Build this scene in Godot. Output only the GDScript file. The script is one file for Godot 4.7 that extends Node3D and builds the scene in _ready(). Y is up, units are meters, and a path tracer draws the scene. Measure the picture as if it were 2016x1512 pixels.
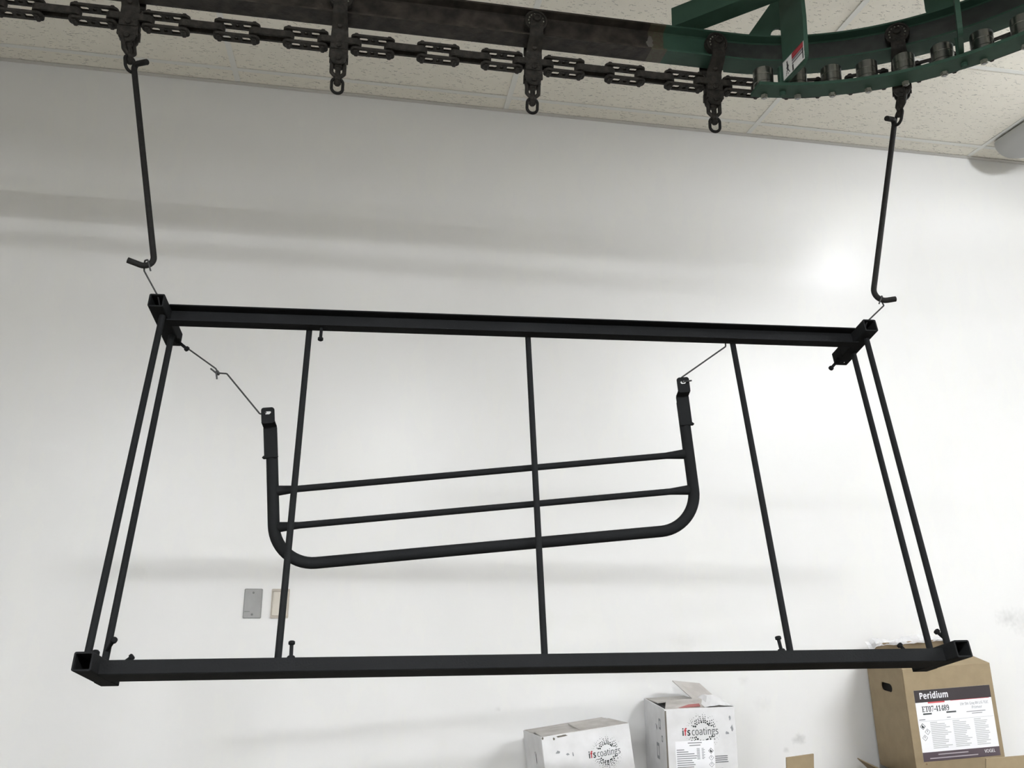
extends Node3D

# ---------------------------------------------------------------- measured places (metres, y up, wall along x)
const WALL_Z := -3.5424
const CEIL_Y := 3.4967
const TRACK_Z := -1.766          # centre line of the straight track
const CHAIN_Y := 2.579
const CURVE := Vector2(0.841, -1.084)   # centre of the 90 degree turn (x, z)
const CURVE_R := 0.682
const LAMP_COLOR := Color(0.97, 0.98, 0.992)
const PITCH := 0.4597            # trolley spacing
const S0 := -0.583               # first trolley, along the track

var M := {}
var counts := {}
var meshes := {}
var rng := RandomNumberGenerator.new()


# ---------------------------------------------------------------- mesh builder
class MB:
	var v := PackedVector3Array()
	var n := PackedVector3Array()
	var uv := PackedVector2Array()

	func tri(a: Vector3, b: Vector3, c: Vector3, na := Vector3.ZERO, nb := Vector3.ZERO, nc := Vector3.ZERO, ua := Vector2.ZERO, ub := Vector2.ZERO, uc := Vector2.ZERO) -> void:
		# a, b, c counter-clockwise seen from outside
		if na == Vector3.ZERO:
			na = (b - a).cross(c - a).normalized()
			nb = na
			nc = na
		v.append_array([a, c, b])
		n.append_array([na, nc, nb])
		uv.append_array([ua, uc, ub])

	func quad(a: Vector3, b: Vector3, c: Vector3, d: Vector3) -> void:
		tri(a, b, c, Vector3.ZERO, Vector3.ZERO, Vector3.ZERO, Vector2(0, 1), Vector2(1, 1), Vector2(1, 0))
		tri(a, c, d, Vector3.ZERO, Vector3.ZERO, Vector3.ZERO, Vector2(0, 1), Vector2(1, 0), Vector2(0, 0))

	func squad(a: Vector3, b: Vector3, c: Vector3, d: Vector3, na: Vector3, nb: Vector3, nc: Vector3, nd: Vector3) -> void:
		tri(a, b, c, na, nb, nc)
		tri(a, c, d, na, nc, nd)

	func box(size: Vector3, at := Vector3.ZERO, bev := 0.0, basis := Basis()) -> void:
		var h := size / 2
		var k: float = minf(bev, minf(h.x, minf(h.y, h.z)) * 0.9)
		var ax := [Vector3(1, 0, 0), Vector3(0, 1, 0), Vector3(0, 0, 1)]
		var P := func(s: Vector3, face: int) -> Vector3:
			var q := Vector3(s.x * (h.x - (k if face != 0 else 0.0)), s.y * (h.y - (k if face != 1 else 0.0)), s.z * (h.z - (k if face != 2 else 0.0)))
			return at + basis * q
		for f in 3:
			var g: int = (f + 1) % 3
			var e: int = (f + 2) % 3
			for s in [-1.0, 1.0]:
				var pts := []
				for q in [[-1, -1], [1, -1], [1, 1], [-1, 1]]:
					var sv: Vector3 = ax[f] * s + ax[g] * float(q[0]) + ax[e] * float(q[1])
					pts.append(P.call(sv, f))
				if s > 0:
					quad(pts[0], pts[1], pts[2], pts[3])
				else:
					quad(pts[1], pts[0], pts[3], pts[2])
		if k <= 0.0:
			return
		for f in 3:
			var g: int = (f + 1) % 3
			var e: int = (f + 2) % 3
			for s in [-1.0, 1.0]:
				for t in [-1.0, 1.0]:
					var lo: Vector3 = ax[f] * s + ax[g] * t - ax[e]
					var hi: Vector3 = ax[f] * s + ax[g] * t + ax[e]
					var a: Vector3 = P.call(lo, f)
					var b: Vector3 = P.call(lo, g)
					var c: Vector3 = P.call(hi, g)
					var d: Vector3 = P.call(hi, f)
					if s * t > 0:
						quad(a, b, c, d)
					else:
						quad(b, a, d, c)
		for sx in [-1.0, 1.0]:
			for sy in [-1.0, 1.0]:
				for sz in [-1.0, 1.0]:
					var sv := Vector3(sx, sy, sz)
					var a: Vector3 = P.call(sv, 0)
					var b: Vector3 = P.call(sv, 1)
					var c: Vector3 = P.call(sv, 2)
					if sx * sy * sz > 0:
						tri(a, b, c)
					else:
						tri(a, c, b)

	# a round bar swept along points; radii may change from point to point, squash flattens it along its second axis
	func tube(pts: PackedVector3Array, r: float, seg := 12, radii := PackedFloat32Array(), caps := true, flat := PackedFloat32Array(), up := Vector3.ZERO) -> void:
		var k := pts.size()
		var rings := []
		var nors := []
		var t0 := (pts[1] - pts[0]).normalized()
		var side := up if up != Vector3.ZERO else (Vector3.UP if absf(t0.y) < 0.9 else Vector3.RIGHT)
		var x := side.cross(t0).normalized()
		for i in k:
			var t: Vector3
			if i == 0:
				t = t0
			elif i == k - 1:
				t = (pts[k - 1] - pts[k - 2]).normalized()
			else:
				t = ((pts[i + 1] - pts[i]).normalized() + (pts[i] - pts[i - 1]).normalized()).normalized()
			x = (x - t * x.dot(t)).normalized()
			var y := t.cross(x)
			var rr: float = radii[i] if radii.size() else r
			var fl: float = flat[i] if flat.size() else 1.0
			var ring := PackedVector3Array()
			var nor := PackedVector3Array()
			for j in seg:
				var a := TAU * j / seg
				ring.append(pts[i] + x * (cos(a) * rr * fl) + y * (sin(a) * rr))
				nor.append((x * cos(a) / fl + y * sin(a)).normalized())
			rings.append(ring)
			nors.append(nor)
		for i in k - 1:
			for j in seg:
				var q := (j + 1) % seg
				squad(rings[i][j], rings[i][q], rings[i + 1][q], rings[i + 1][j], nors[i][j], nors[i][q], nors[i + 1][q], nors[i + 1][j])
		if caps:
			for j in range(1, seg - 1):
				tri(rings[0][0], rings[0][j + 1], rings[0][j])
				tri(rings[k - 1][0], rings[k - 1][j], rings[k - 1][j + 1])

	# profile of (radius, height) pairs turned round the y axis of xf
	func lathe(prof: Array, xf := Transform3D(), seg := 24, smooth := false) -> void:
		var m := prof.size()
		for i in m - 1:
			var p: Vector2 = prof[i]
			var q: Vector2 = prof[i + 1]
			if p.distance_to(q) < 1e-7:
				continue
			var nn := Vector2(q.y - p.y, p.x - q.x).normalized()
			var n0 := nn
			var n1 := nn
			if smooth:
				if i > 0:
					var o: Vector2 = prof[i - 1]
					n0 = (nn + Vector2(p.y - o.y, o.x - p.x).normalized()).normalized()
				if i < m - 2:
					var s: Vector2 = prof[i + 2]
					n1 = (nn + Vector2(s.y - q.y, q.x - s.x).normalized()).normalized()
			for j in seg:
				var a := TAU * j / seg
				var b := TAU * (j + 1) / seg
				var ca := Vector3(cos(a), 0, -sin(a))
				var cb := Vector3(cos(b), 0, -sin(b))
				var P := [ca * p.x + Vector3(0, p.y, 0), cb * p.x + Vector3(0, p.y, 0), cb * q.x + Vector3(0, q.y, 0), ca * q.x + Vector3(0, q.y, 0)]
				var N := [ca * n0.x + Vector3(0, n0.y, 0), cb * n0.x + Vector3(0, n0.y, 0), cb * n1.x + Vector3(0, n1.y, 0), ca * n1.x + Vector3(0, n1.y, 0)]
				for z in 4:
					P[z] = xf * P[z]
					N[z] = (xf.basis * N[z]).normalized()
				if p.x > 1e-7:
					tri(P[0], P[1], P[2], N[0], N[1], N[2])
				if q.x > 1e-7:
					tri(P[0], P[2], P[3], N[0], N[2], N[3])

	# flat shape (x, y) with holes, thickness along z of xf, centred
	func plate(poly: PackedVector2Array, thick: float, xf := Transform3D(), holes := []) -> void:
		if Geometry2D.is_polygon_clockwise(poly):
			poly = poly.duplicate()
			poly.reverse()
		var merged := poly.duplicate()
		var loops := [poly]
		for h0 in holes:
			var h: PackedVector2Array = h0
			if not Geometry2D.is_polygon_clockwise(h):
				h = h.duplicate()
				h.reverse()
			loops.append(h)
			var bi := 0
			var bj := 0
			var best := 1e9
			for i in merged.size():
				for j in h.size():
					var d := merged[i].distance_squared_to(h[j])
					if d < best:
						best = d
						bi = i
						bj = j
			var nm := PackedVector2Array()
			for i in bi + 1:
				nm.append(merged[i])
			for j in h.size() + 1:
				nm.append(h[(bj + j) % h.size()])
			for i in range(bi, merged.size()):
				nm.append(merged[i])
			merged = nm
		var idx := Geometry2D.triangulate_polygon(merged)
		var lo := poly[0]
		var hi := poly[0]
		for p in poly:
			lo = lo.min(p)
			hi = hi.max(p)
		var z := thick / 2
		for t in range(0, idx.size(), 3):
			var a := merged[idx[t]]
			var b := merged[idx[t + 1]]
			var c := merged[idx[t + 2]]
			if (b - a).cross(c - a) < 0:
				var s := b
				b = c
				c = s
			var U := func(p: Vector2) -> Vector2: return Vector2((p.x - lo.x) / (hi.x - lo.x), 1.0 - (p.y - lo.y) / (hi.y - lo.y))
			var nf := xf.basis.z.normalized()
			tri(xf * Vector3(a.x, a.y, z), xf * Vector3(b.x, b.y, z), xf * Vector3(c.x, c.y, z), nf, nf, nf, U.call(a), U.call(b), U.call(c))
			tri(xf * Vector3(a.x, a.y, -z), xf * Vector3(c.x, c.y, -z), xf * Vector3(b.x, b.y, -z), -nf, -nf, -nf, U.call(a), U.call(c), U.call(b))
		for loop in loops:
			var l: PackedVector2Array = loop
			for i in l.size():
				var a := l[i]
				var b := l[(i + 1) % l.size()]
				quad(xf * Vector3(a.x, a.y, -z), xf * Vector3(b.x, b.y, -z), xf * Vector3(b.x, b.y, z), xf * Vector3(a.x, a.y, z))

	# closed profile (counter-clockwise seen looking back along the path) carried through frames: x, y across, -z forward
	func sweep(prof: PackedVector2Array, frames: Array, caps := true) -> void:
		var m := prof.size()
		for i in frames.size() - 1:
			var A: Transform3D = frames[i]
			var B: Transform3D = frames[i + 1]
			for j in m:
				var p := prof[j]
				var q := prof[(j + 1) % m]
				var d := (q - p).normalized()
				var nn := Vector3(d.y, -d.x, 0)
				squad(A * Vector3(q.x, q.y, 0), A * Vector3(p.x, p.y, 0), B * Vector3(p.x, p.y, 0), B * Vector3(q.x, q.y, 0), A.basis * nn, A.basis * nn, B.basis * nn, B.basis * nn)
		if caps:
			var idx := Geometry2D.triangulate_polygon(prof)
			var F: Transform3D = frames[0]
			var L: Transform3D = frames[frames.size() - 1]
			for t in range(0, idx.size(), 3):
				var a := prof[idx[t]]
				var b := prof[idx[t + 1]]
				var c := prof[idx[t + 2]]
				if (b - a).cross(c - a) < 0:
					var s := b
					b = c
					c = s
				tri(F * Vector3(a.x, a.y, 0), F * Vector3(b.x, b.y, 0), F * Vector3(c.x, c.y, 0))
				tri(L * Vector3(a.x, a.y, 0), L * Vector3(c.x, c.y, 0), L * Vector3(b.x, b.y, 0))

	func mesh(mat: Material) -> ArrayMesh:
		var arr := []
		arr.resize(Mesh.ARRAY_MAX)
		arr[Mesh.ARRAY_VERTEX] = v
		arr[Mesh.ARRAY_NORMAL] = n
		arr[Mesh.ARRAY_TEX_UV] = uv
		var am := ArrayMesh.new()
		am.add_surface_from_arrays(Mesh.PRIMITIVE_TRIANGLES, arr)
		am.surface_set_material(0, mat)
		return am


func numbered(called: String, parent: Node) -> String:
	var key := str(parent.get_instance_id()) + called
	var k: int = counts.get(key, 0)
	counts[key] = k + 1
	return called if k == 0 else "%s_%03d" % [called, k]

func show_mesh(called: String, m: Mesh, parent: Node, xf := Transform3D()) -> MeshInstance3D:
	var o := MeshInstance3D.new()
	o.name = numbered(called, parent)
	o.mesh = m
	o.transform = xf
	o.cast_shadow = GeometryInstance3D.SHADOW_CASTING_SETTING_ON
	parent.add_child(o, true)
	return o

func part(called: String, b: MB, mat: Material, parent: Node, xf := Transform3D(), label := "") -> MeshInstance3D:
	var o := show_mesh(called, b.mesh(mat), parent, xf)
	if label:
		o.set_meta("label", label)
	return o

func tag(o: Node, label: String, category: String, group := "") -> Node:
	o.set_meta("label", label)
	o.set_meta("category", category)
	if group:
		o.set_meta("group", group)
	return o

func thing(called: String, label: String, category: String, xf := Transform3D(), group := "") -> Node3D:
	var o := Node3D.new()
	o.name = numbered(called, self)
	o.transform = xf
	add_child(o, true)
	tag(o, label, category, group)
	return o

func struct(called: String, b: MB, mat: Material, label := "") -> MeshInstance3D:
	var o := part(called, b, mat, self)
	o.set_meta("kind", "structure")
	if label:
		o.set_meta("label", label)
	return o

func fillet(pts: PackedVector3Array, radii: Array, seg := 7) -> PackedVector3Array:
	var out := PackedVector3Array([pts[0]])
	for i in range(1, pts.size() - 1):
		var r: float = radii[i - 1]
		var p := pts[i]
		var a := (pts[i - 1] - p).normalized()
		var b := (pts[i + 1] - p).normalized()
		var half := a.angle_to(b) / 2
		if r <= 0.0 or half > PI / 2 - 0.01:
			out.append(p)
			continue
		var cut: float = r / tan(half)
		var c := p + (a + b).normalized() * (r / sin(half))
		var s := p + a * cut - c
		var e := p + b * cut - c
		for k in seg + 1:
			out.append(c + s.slerp(e, float(k) / seg))
	out.append(pts[pts.size() - 1])
	return out

func circle2(r: float, at := Vector2.ZERO, seg := 16) -> PackedVector2Array:
	var o := PackedVector2Array()
	for i in seg:
		o.append(at + Vector2.from_angle(TAU * i / seg) * r)
	return o

func stadium(hx: float, hy: float, r: float, at := Vector2.ZERO, seg := 5) -> PackedVector2Array:
	# rounded rectangle
	var o := PackedVector2Array()
	for q in 4:
		var c := at + Vector2((hx - r) * (1 if q == 0 or q == 3 else -1), (hy - r) * (1 if q < 2 else -1))
		for i in seg + 1:
			o.append(c + Vector2.from_angle(q * PI / 2 + PI / 2 * i / seg) * r)
	return o

func track(s: float) -> Transform3D:
	# x along travel, y up, z inward (towards the camera on the straight)
	if s <= CURVE.x:
		return Transform3D(Basis(), Vector3(s, CHAIN_Y, TRACK_Z))
	var a := (s - CURVE.x) / CURVE_R
	if a <= PI / 2:
		return Transform3D(Basis(Vector3.UP, -a), Vector3(CURVE.x + CURVE_R * sin(a), CHAIN_Y, CURVE.y - CURVE_R * cos(a)))
	return Transform3D(Basis(Vector3.UP, -PI / 2), Vector3(CURVE.x + CURVE_R, CHAIN_Y, CURVE.y + (a - PI / 2) * CURVE_R))

func bracket_at(deg: float, r: float) -> Vector3:
	var a := deg_to_rad(deg)
	return Vector3(CURVE.x + r * sin(a), 0, CURVE.y - r * cos(a))


# ---------------------------------------------------------------- materials
func noise_tex(freq: float, lo: Color, hi: Color, s: int, size := 512, kind := FastNoiseLite.TYPE_SIMPLEX_SMOOTH, oct := 4) -> NoiseTexture2D:
	var f := FastNoiseLite.new()
	f.noise_type = kind
	f.frequency = freq
	f.fractal_octaves = oct
	f.seed = s
	var g := Gradient.new()
	g.set_color(0, lo)
	g.set_color(1, hi)
	var t := NoiseTexture2D.new()
	t.width = size
	t.height = size
	t.seamless = true
	t.noise = f
	t.color_ramp = g
	return t

func bump_tex(freq: float, s: int, strength := 4.0, size := 256) -> NoiseTexture2D:
	var f := FastNoiseLite.new()
	f.frequency = freq
	f.seed = s
	f.fractal_octaves = 3
	var t := NoiseTexture2D.new()
	t.width = size
	t.height = size
	t.seamless = true
	t.as_normal_map = true
	t.bump_strength = strength
	t.noise = f
	return t

func mat(c: Color, rough: float, metal := 0.0, tex: Texture2D = null, scale := 1.0, bump: Texture2D = null, bump_scale := 0.5) -> StandardMaterial3D:
	var m := StandardMaterial3D.new()
	m.albedo_color = c
	m.roughness = rough
	m.metallic = metal
	if tex:
		m.albedo_texture = tex
		m.uv1_triplanar = true
		m.uv1_scale = Vector3.ONE * scale
	if bump:
		m.normal_enabled = true
		m.normal_texture = bump
		m.normal_scale = bump_scale
		m.uv1_triplanar = true
		m.uv1_scale = Vector3.ONE * scale
	return m

func image_mat(img: Image, rough: float) -> StandardMaterial3D:
	img.generate_mipmaps()
	var m := StandardMaterial3D.new()
	m.albedo_texture = ImageTexture.create_from_image(img)
	m.roughness = rough
	return m

func make_materials() -> void:
	var orange := bump_tex(0.05, 3, 3.0)
	M.black = mat(Color(0.092, 0.095, 0.098), 0.8, 0.0, null, 14.0, orange, 0.25)
	M.black.metallic_specular = 0.2
	M.inside = mat(Color(0.09, 0.09, 0.09), 0.75)
	M.wire = mat(Color(0.13, 0.13, 0.13), 0.6)
	M.oily = mat(Color(0.85, 0.85, 0.85), 0.6, 0.1, noise_tex(0.02, Color(0.15, 0.145, 0.135), Color(0.25, 0.235, 0.215), 5), 5.0, bump_tex(0.06, 9, 4.0), 0.4)
	M.beam = mat(Color(0.9, 0.9, 0.9), 0.55, 0.1, noise_tex(0.012, Color(0.15, 0.14, 0.13), Color(0.29, 0.265, 0.24), 7), 3.0, bump_tex(0.05, 13, 3.0), 0.3)
	M.hook = mat(Color(0.62, 0.62, 0.62), 0.7, 0.0, noise_tex(0.03, Color(0.17, 0.165, 0.16), Color(0.24, 0.235, 0.225), 6), 4.0)
	M.green = mat(Color(0.95, 0.95, 0.95), 0.55, 0.0, noise_tex(0.01, Color(0.185, 0.275, 0.23), Color(0.22, 0.32, 0.27), 8), 2.0)
	M.rust = mat(Color(1, 1, 1), 0.6, 0.1, noise_tex(0.03, Color(0.22, 0.16, 0.12), Color(0.24, 0.26, 0.18), 18), 6.0)
	for k in ["oily", "beam", "hook", "green"]:
		M[k].metallic_specular = 0.25
	M.roller = mat(Color(0.56, 0.56, 0.55), 0.28, 1.0)
	M.nut = mat(Color(0.55, 0.55, 0.50), 0.4, 0.7)
	M.scratch = mat(Color(0.36, 0.35, 0.33), 0.45, 0.4)
	M.steel = mat(Color(0.63, 0.63, 0.625), 0.42, 0.35, noise_tex(0.01, Color(0.86, 0.86, 0.86), Color(0.95, 0.95, 0.95), 4), 2.0)
	M.screw = mat(Color(0.45, 0.45, 0.45), 0.4, 0.8)
	M.cream = mat(Color(0.80, 0.775, 0.73), 0.45)
	M.creamdark = mat(Color(0.70, 0.665, 0.62), 0.5)
	M.tbar = mat(Color(0.885, 0.885, 0.865), 0.5)
	M.trim = mat(Color(0.80, 0.79, 0.77), 0.5)
	M.plain = mat(Color(0.86, 0.86, 0.85), 0.6)
	M.floor = mat(Color(1, 1, 1), 0.6, 0.0, noise_tex(0.01, Color(0.40, 0.385, 0.355), Color(0.47, 0.45, 0.415), 21), 0.6)
	M.kraft = mat(Color(1, 1, 1), 0.85, 0.0, noise_tex(0.01, Color(0.535, 0.475, 0.375), Color(0.575, 0.51, 0.405), 22), 3.0)
	M.kraftin = mat(Color(1, 1, 1), 0.9, 0.0, noise_tex(0.01, Color(0.53, 0.465, 0.365), Color(0.57, 0.50, 0.395), 23), 3.0)
	M.whitebox = mat(Color(1, 1, 1), 0.75, 0.0, noise_tex(0.007, Color(0.80, 0.80, 0.80), Color(0.86, 0.86, 0.865), 24), 2.5)
	M.whitedirty = mat(Color(1, 1, 1), 0.8, 0.0, noise_tex(0.008, Color(0.62, 0.60, 0.58), Color(0.74, 0.73, 0.715), 25), 2.0)
	M.edge = mat(Color(0.42, 0.40, 0.37), 0.9)
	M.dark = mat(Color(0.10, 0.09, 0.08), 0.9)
	M.redbag = mat(Color(0.62, 0.36, 0.35), 0.6)
	M.plastic = mat(Color(0.86, 0.86, 0.87, 0.62), 0.25)
	M.plastic.transparency = BaseMaterial3D.TRANSPARENCY_ALPHA
	M.wood = mat(Color(1, 1, 1), 0.8, 0.0, noise_tex(0.02, Color(0.52, 0.42, 0.30), Color(0.64, 0.53, 0.39), 26), 2.0)
	M.housing = mat(Color(0.66, 0.66, 0.65), 0.45)
	M.lip = mat(Color(0.92, 0.92, 0.92), 0.3)
	M.shade = mat(Color(0.85, 0.85, 0.84), 0.6)
	M.ink = mat(Color(0.16, 0.18, 0.18), 0.8)
	M.inklight = mat(Color(0.27, 0.29, 0.29), 0.8)
	M.inkred = mat(Color(0.70, 0.16, 0.20), 0.8)
	M.inkgrey = mat(Color(0.55, 0.56, 0.57), 0.8)
	M.inkwhite = mat(Color(0.92, 0.92, 0.93), 0.8)
	M.glow = StandardMaterial3D.new()
	M.glow.albedo_color = Color(1, 1, 1)
	M.glow.emission_enabled = true
	M.glow.emission = LAMP_COLOR
	M.glow.emission_energy_multiplier = 3.0
	M.wall = image_mat(wall_image(), 0.345)
	M.tiles = []
	for k in 3:
		M.tiles.append(image_mat(tile_image(k), 0.9))

func wall_image() -> Image:
	# off-white semi-gloss paint: faint roller unevenness, scuffs and specks; 4.0 x 2.0 px per cm over the wall
	var w := 1900
	var h := 700
	var img := Image.create(w, h, false, Image.FORMAT_RGB8)
	var f := FastNoiseLite.new()
	f.seed = 40
	f.frequency = 0.006
	f.fractal_octaves = 4
	var g := FastNoiseLite.new()
	g.seed = 41
	g.frequency = 0.03
	for y in h:
		for x in w:
			var a := f.get_noise_2d(x, y * 0.6) * 0.006 + g.get_noise_2d(x * 1.5, y * 0.5) * 0.0025
			img.set_pixel(x, y, Color(0.885 + a, 0.885 + a, 0.88 + a * 0.8))
	# scuffs: (x, y) on the wall in metres, radius in cm, darkness
	for s in [[1.86, 0.66, 2.2, 0.28], [1.80, 0.62, 1.2, 0.2], [2.93, 1.16, 4.0, 0.16], [3.02, 1.14, 6.0, 0.12], [0.10, 0.98, 1.0, 0.12], [0.55, 0.80, 0.8, 0.12], [1.55, 0.98, 3.0, 0.06], [1.62, 0.90, 2.0, 0.07], [1.70, 0.80, 3.0, 0.05], [2.6, 0.75, 3.0, 0.06], [-0.9, 1.32, 3.0, 0.04], [1.35, 1.05, 4.0, 0.04]]:
		var cx: float = (float(s[0]) + 4.0) * 200.0
		var cy: float = (CEIL_Y - float(s[1])) * 200.0
		var r: float = float(s[2]) * 2.0
		for y in range(maxi(0, int(cy - r * 1.2)), mini(h, int(cy + r * 1.2))):
			for x in range(maxi(0, int(cx - r * 1.6)), mini(w, int(cx + r * 1.6))):
				var d := Vector2((x - cx) / 1.6, (y - cy) / 1.2).length() / r + g.get_noise_2d(x * 6.0, y * 6.0) * 0.5
				if d < 1.0:
					var k := (1.0 - d) * float(s[3]) * 0.5
					var c := img.get_pixel(x, y)
					img.set_pixel(x, y, c * (1.0 - k))
	return img

func tile_image(k: int) -> Image:
	# mineral fibre lay-in tile: short dark fissures and pin holes, lying mostly along the tile
	var w := 1024
	var h := 512
	var img := Image.create(w, h, false, Image.FORMAT_RGB8)
	var r := RandomNumberGenerator.new()
	r.seed = 100 + k
	var f := FastNoiseLite.new()
	f.seed = 60 + k
	f.frequency = 0.02
	for y in h:
		for x in w:
			var a := f.get_noise_2d(x, y) * 0.012
			img.set_pixel(x, y, Color(0.915 + a, 0.90 + a, 0.855 + a))
	for i in 1500:
		var x := r.randf() * w
		var y := r.randf() * h
		var n := int(r.randf_range(3, 18)) if r.randf() < 0.6 else int(r.randf_range(2, 5))
		var slope := r.randf_range(-0.25, 0.25)
		var dark := r.randf_range(0.56, 0.82)
		for j in n:
			slope = clampf(slope + r.randf_range(-0.25, 0.25), -0.5, 0.5)
			y += slope
			var th := 2 if r.randf() < 0.6 else 1
			for q in th:
				img.set_pixel(posmod(int(x) + j, w), posmod(int(y) + q, h), Color(0.915, 0.90, 0.855) * dark)
	for i in 900:
		img.set_pixel(r.randi() % w, r.randi() % h, Color(0.55, 0.53, 0.49))
	return img


# ---------------------------------------------------------------- building starts
func _ready() -> void:
	rng.seed = 7
	# camera
	var cam := Camera3D.new()
	cam.name = "camera"
	cam.transform = Transform3D(Basis(Vector3(0.985843, 0.012427, 0.167213), Vector3(-0.047151, 0.977554, 0.205341), Vector3(-0.160908, -0.210318, 0.964300)).orthonormalized(), Vector3(0, 1.40, 0))
	cam.fov = rad_to_deg(2.0 * atan(756.0 / 1630.1))
	cam.near = 0.05
	cam.far = 60.0
	add_child(cam)
	cam.current = true
	# environment: a closed room, the lamps do the lighting
	var we := WorldEnvironment.new()
	we.name = "environment"
	var env := Environment.new()
	env.background_mode = Environment.BG_COLOR
	env.background_color = Color(0, 0, 0)
	env.tonemap_mode = Environment.TONE_MAPPER_LINEAR
	env.tonemap_exposure = 4.0
	env.sdfgi_enabled = true
	env.ssao_enabled = true
	env.ssil_enabled = true
	we.environment = env
	add_child(we)
	make_materials()
	# lamps: one hangs over the photographer, one close under the ceiling to the right, both out of the frame
	strip_lamp(Vector3(0.163, 2.475, 0.0), 0.34, 74.0, 1.4, "short two-tube strip lamp under a white hood hanging over the aisle", 0.038)
	strip_lamp(Vector3(-2.3, 2.365, 1.7), 1.2, 70.0, 1.5, "long two-tube strip lamp under a white hood, farther back on the left", 0.030)
	strip_lamp(Vector3(3.25, 2.95, -0.4), 1.9, 36.0, 1.6, "two-tube strip lamp under a white hood by the right side wall")
	lamp(Vector3(2.95, 3.33, -2.28), 0.05, 0.165, 0.20, 0.06, "white bulb in a flat reflector close under the ceiling by the grey fixture", 0.03)
	room()
	ceiling_tiles()
	wall_plates()
	overhead_track()
	roller_turn()
	chain()
	trolleys()
	hooks()
	steel_frame()
	guard_rail()
	tie_wires()
	boxes()

func lamp(at: Vector3, r: float, energy: float, shade_r: float, rim: float, label: String, crown: float) -> void:
	var t := thing("pendant_lamp", label, "lamp", Transform3D(Basis(), at))
	var b := MB.new()
	var prof := []
	for i in 13:
		var a := -PI / 2 + PI * i / 12
		prof.append(Vector2(r * cos(a), r * sin(a)))
	b.lathe(prof, Transform3D(), 24, true)
	part("lamp_bulb", b, M.glow, t)
	b = MB.new()
	var top := r + crown
	b.lathe([Vector2(0, top - 0.004), Vector2(shade_r * 0.25, top - 0.006), Vector2(shade_r, rim), Vector2(shade_r + 0.004, rim + 0.002), Vector2(shade_r * 0.28, top), Vector2(0.02, top + 0.004), Vector2(0.02, top + 0.02), Vector2(0, top + 0.02)], Transform3D(), 48)
	part("shade", b, M.shade, t)
	b = MB.new()
	var up: float = CEIL_Y - at.y
	if up > top + 0.05:
		b.tube(PackedVector3Array([Vector3(0, top + 0.015, 0), Vector3(0, up, 0)]), 0.005, 8)
		part("cord", b, M.dark, t)
	var l := OmniLight3D.new()
	l.name = numbered("lamp_light", t)
	l.light_color = LAMP_COLOR
	l.light_energy = energy
	l.light_size = r * 0.9
	l.omni_range = 20.0
	l.omni_attenuation = 2.0
	l.shadow_enabled = true
	t.add_child(l)

func strip_lamp(at: Vector3, length: float, glow: float, energy: float, label: String, lip := 0.036) -> void:
	# hung two-tube strip light, tubes along x, under a white hood that cuts off the light above the horizontal
	var t := thing("strip_lamp", label, "lamp", Transform3D(Basis(), at), "strip lamps over the aisle")
	var m: StandardMaterial3D = M.glow.duplicate()
	m.emission_energy_multiplier = glow
	for s in [-1.0, 1.0]:
		var b := MB.new()
		b.tube(PackedVector3Array([Vector3(-length / 2, 0, 0.032 * s), Vector3(length / 2, 0, 0.032 * s)]), 0.016, 16)
		part("lamp_tube", b, m, t)
	var b := MB.new()
	var w := length + 0.16
	b.box(Vector3(w, 0.004, 0.64), Vector3(0, 0.062, 0), 0.001)
	for s in [-1.0, 1.0]:
		b.box(Vector3(w, 0.062 - lip, 0.004), Vector3(0, (0.062 + lip) / 2, 0.318 * s), 0.001)
		b.box(Vector3(0.004, 0.062 - lip, 0.632), Vector3((w / 2 - 0.002) * s, (0.062 + lip) / 2, 0), 0.001)
		b.box(Vector3(0.016, 0.078, 0.10), Vector3((length / 2 + 0.009) * s, 0.022, 0), 0.002)
	part("hood", b, M.shade, t)
	for s in [-1.0, 1.0]:
		b = MB.new()
		b.tube(PackedVector3Array([Vector3((w / 2 - 0.06) * s, 0.062, 0), Vector3((w / 2 - 0.06) * s, CEIL_Y - at.y, 0)]), 0.003, 8)
		part("cord", b, M.dark, t)
	var l := AreaLight3D.new()
	l.name = "lamp_light"
	l.area_size = Vector2(length, 0.10)
	l.light_color = LAMP_COLOR
	l.light_energy = energy
	l.area_range = 20.0
	l.area_attenuation = 2.0
	l.shadow_enabled = true
	l.transform = Transform3D(Basis(Vector3.RIGHT, -PI / 2), Vector3(0, -0.022, 0))
	t.add_child(l)

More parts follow.
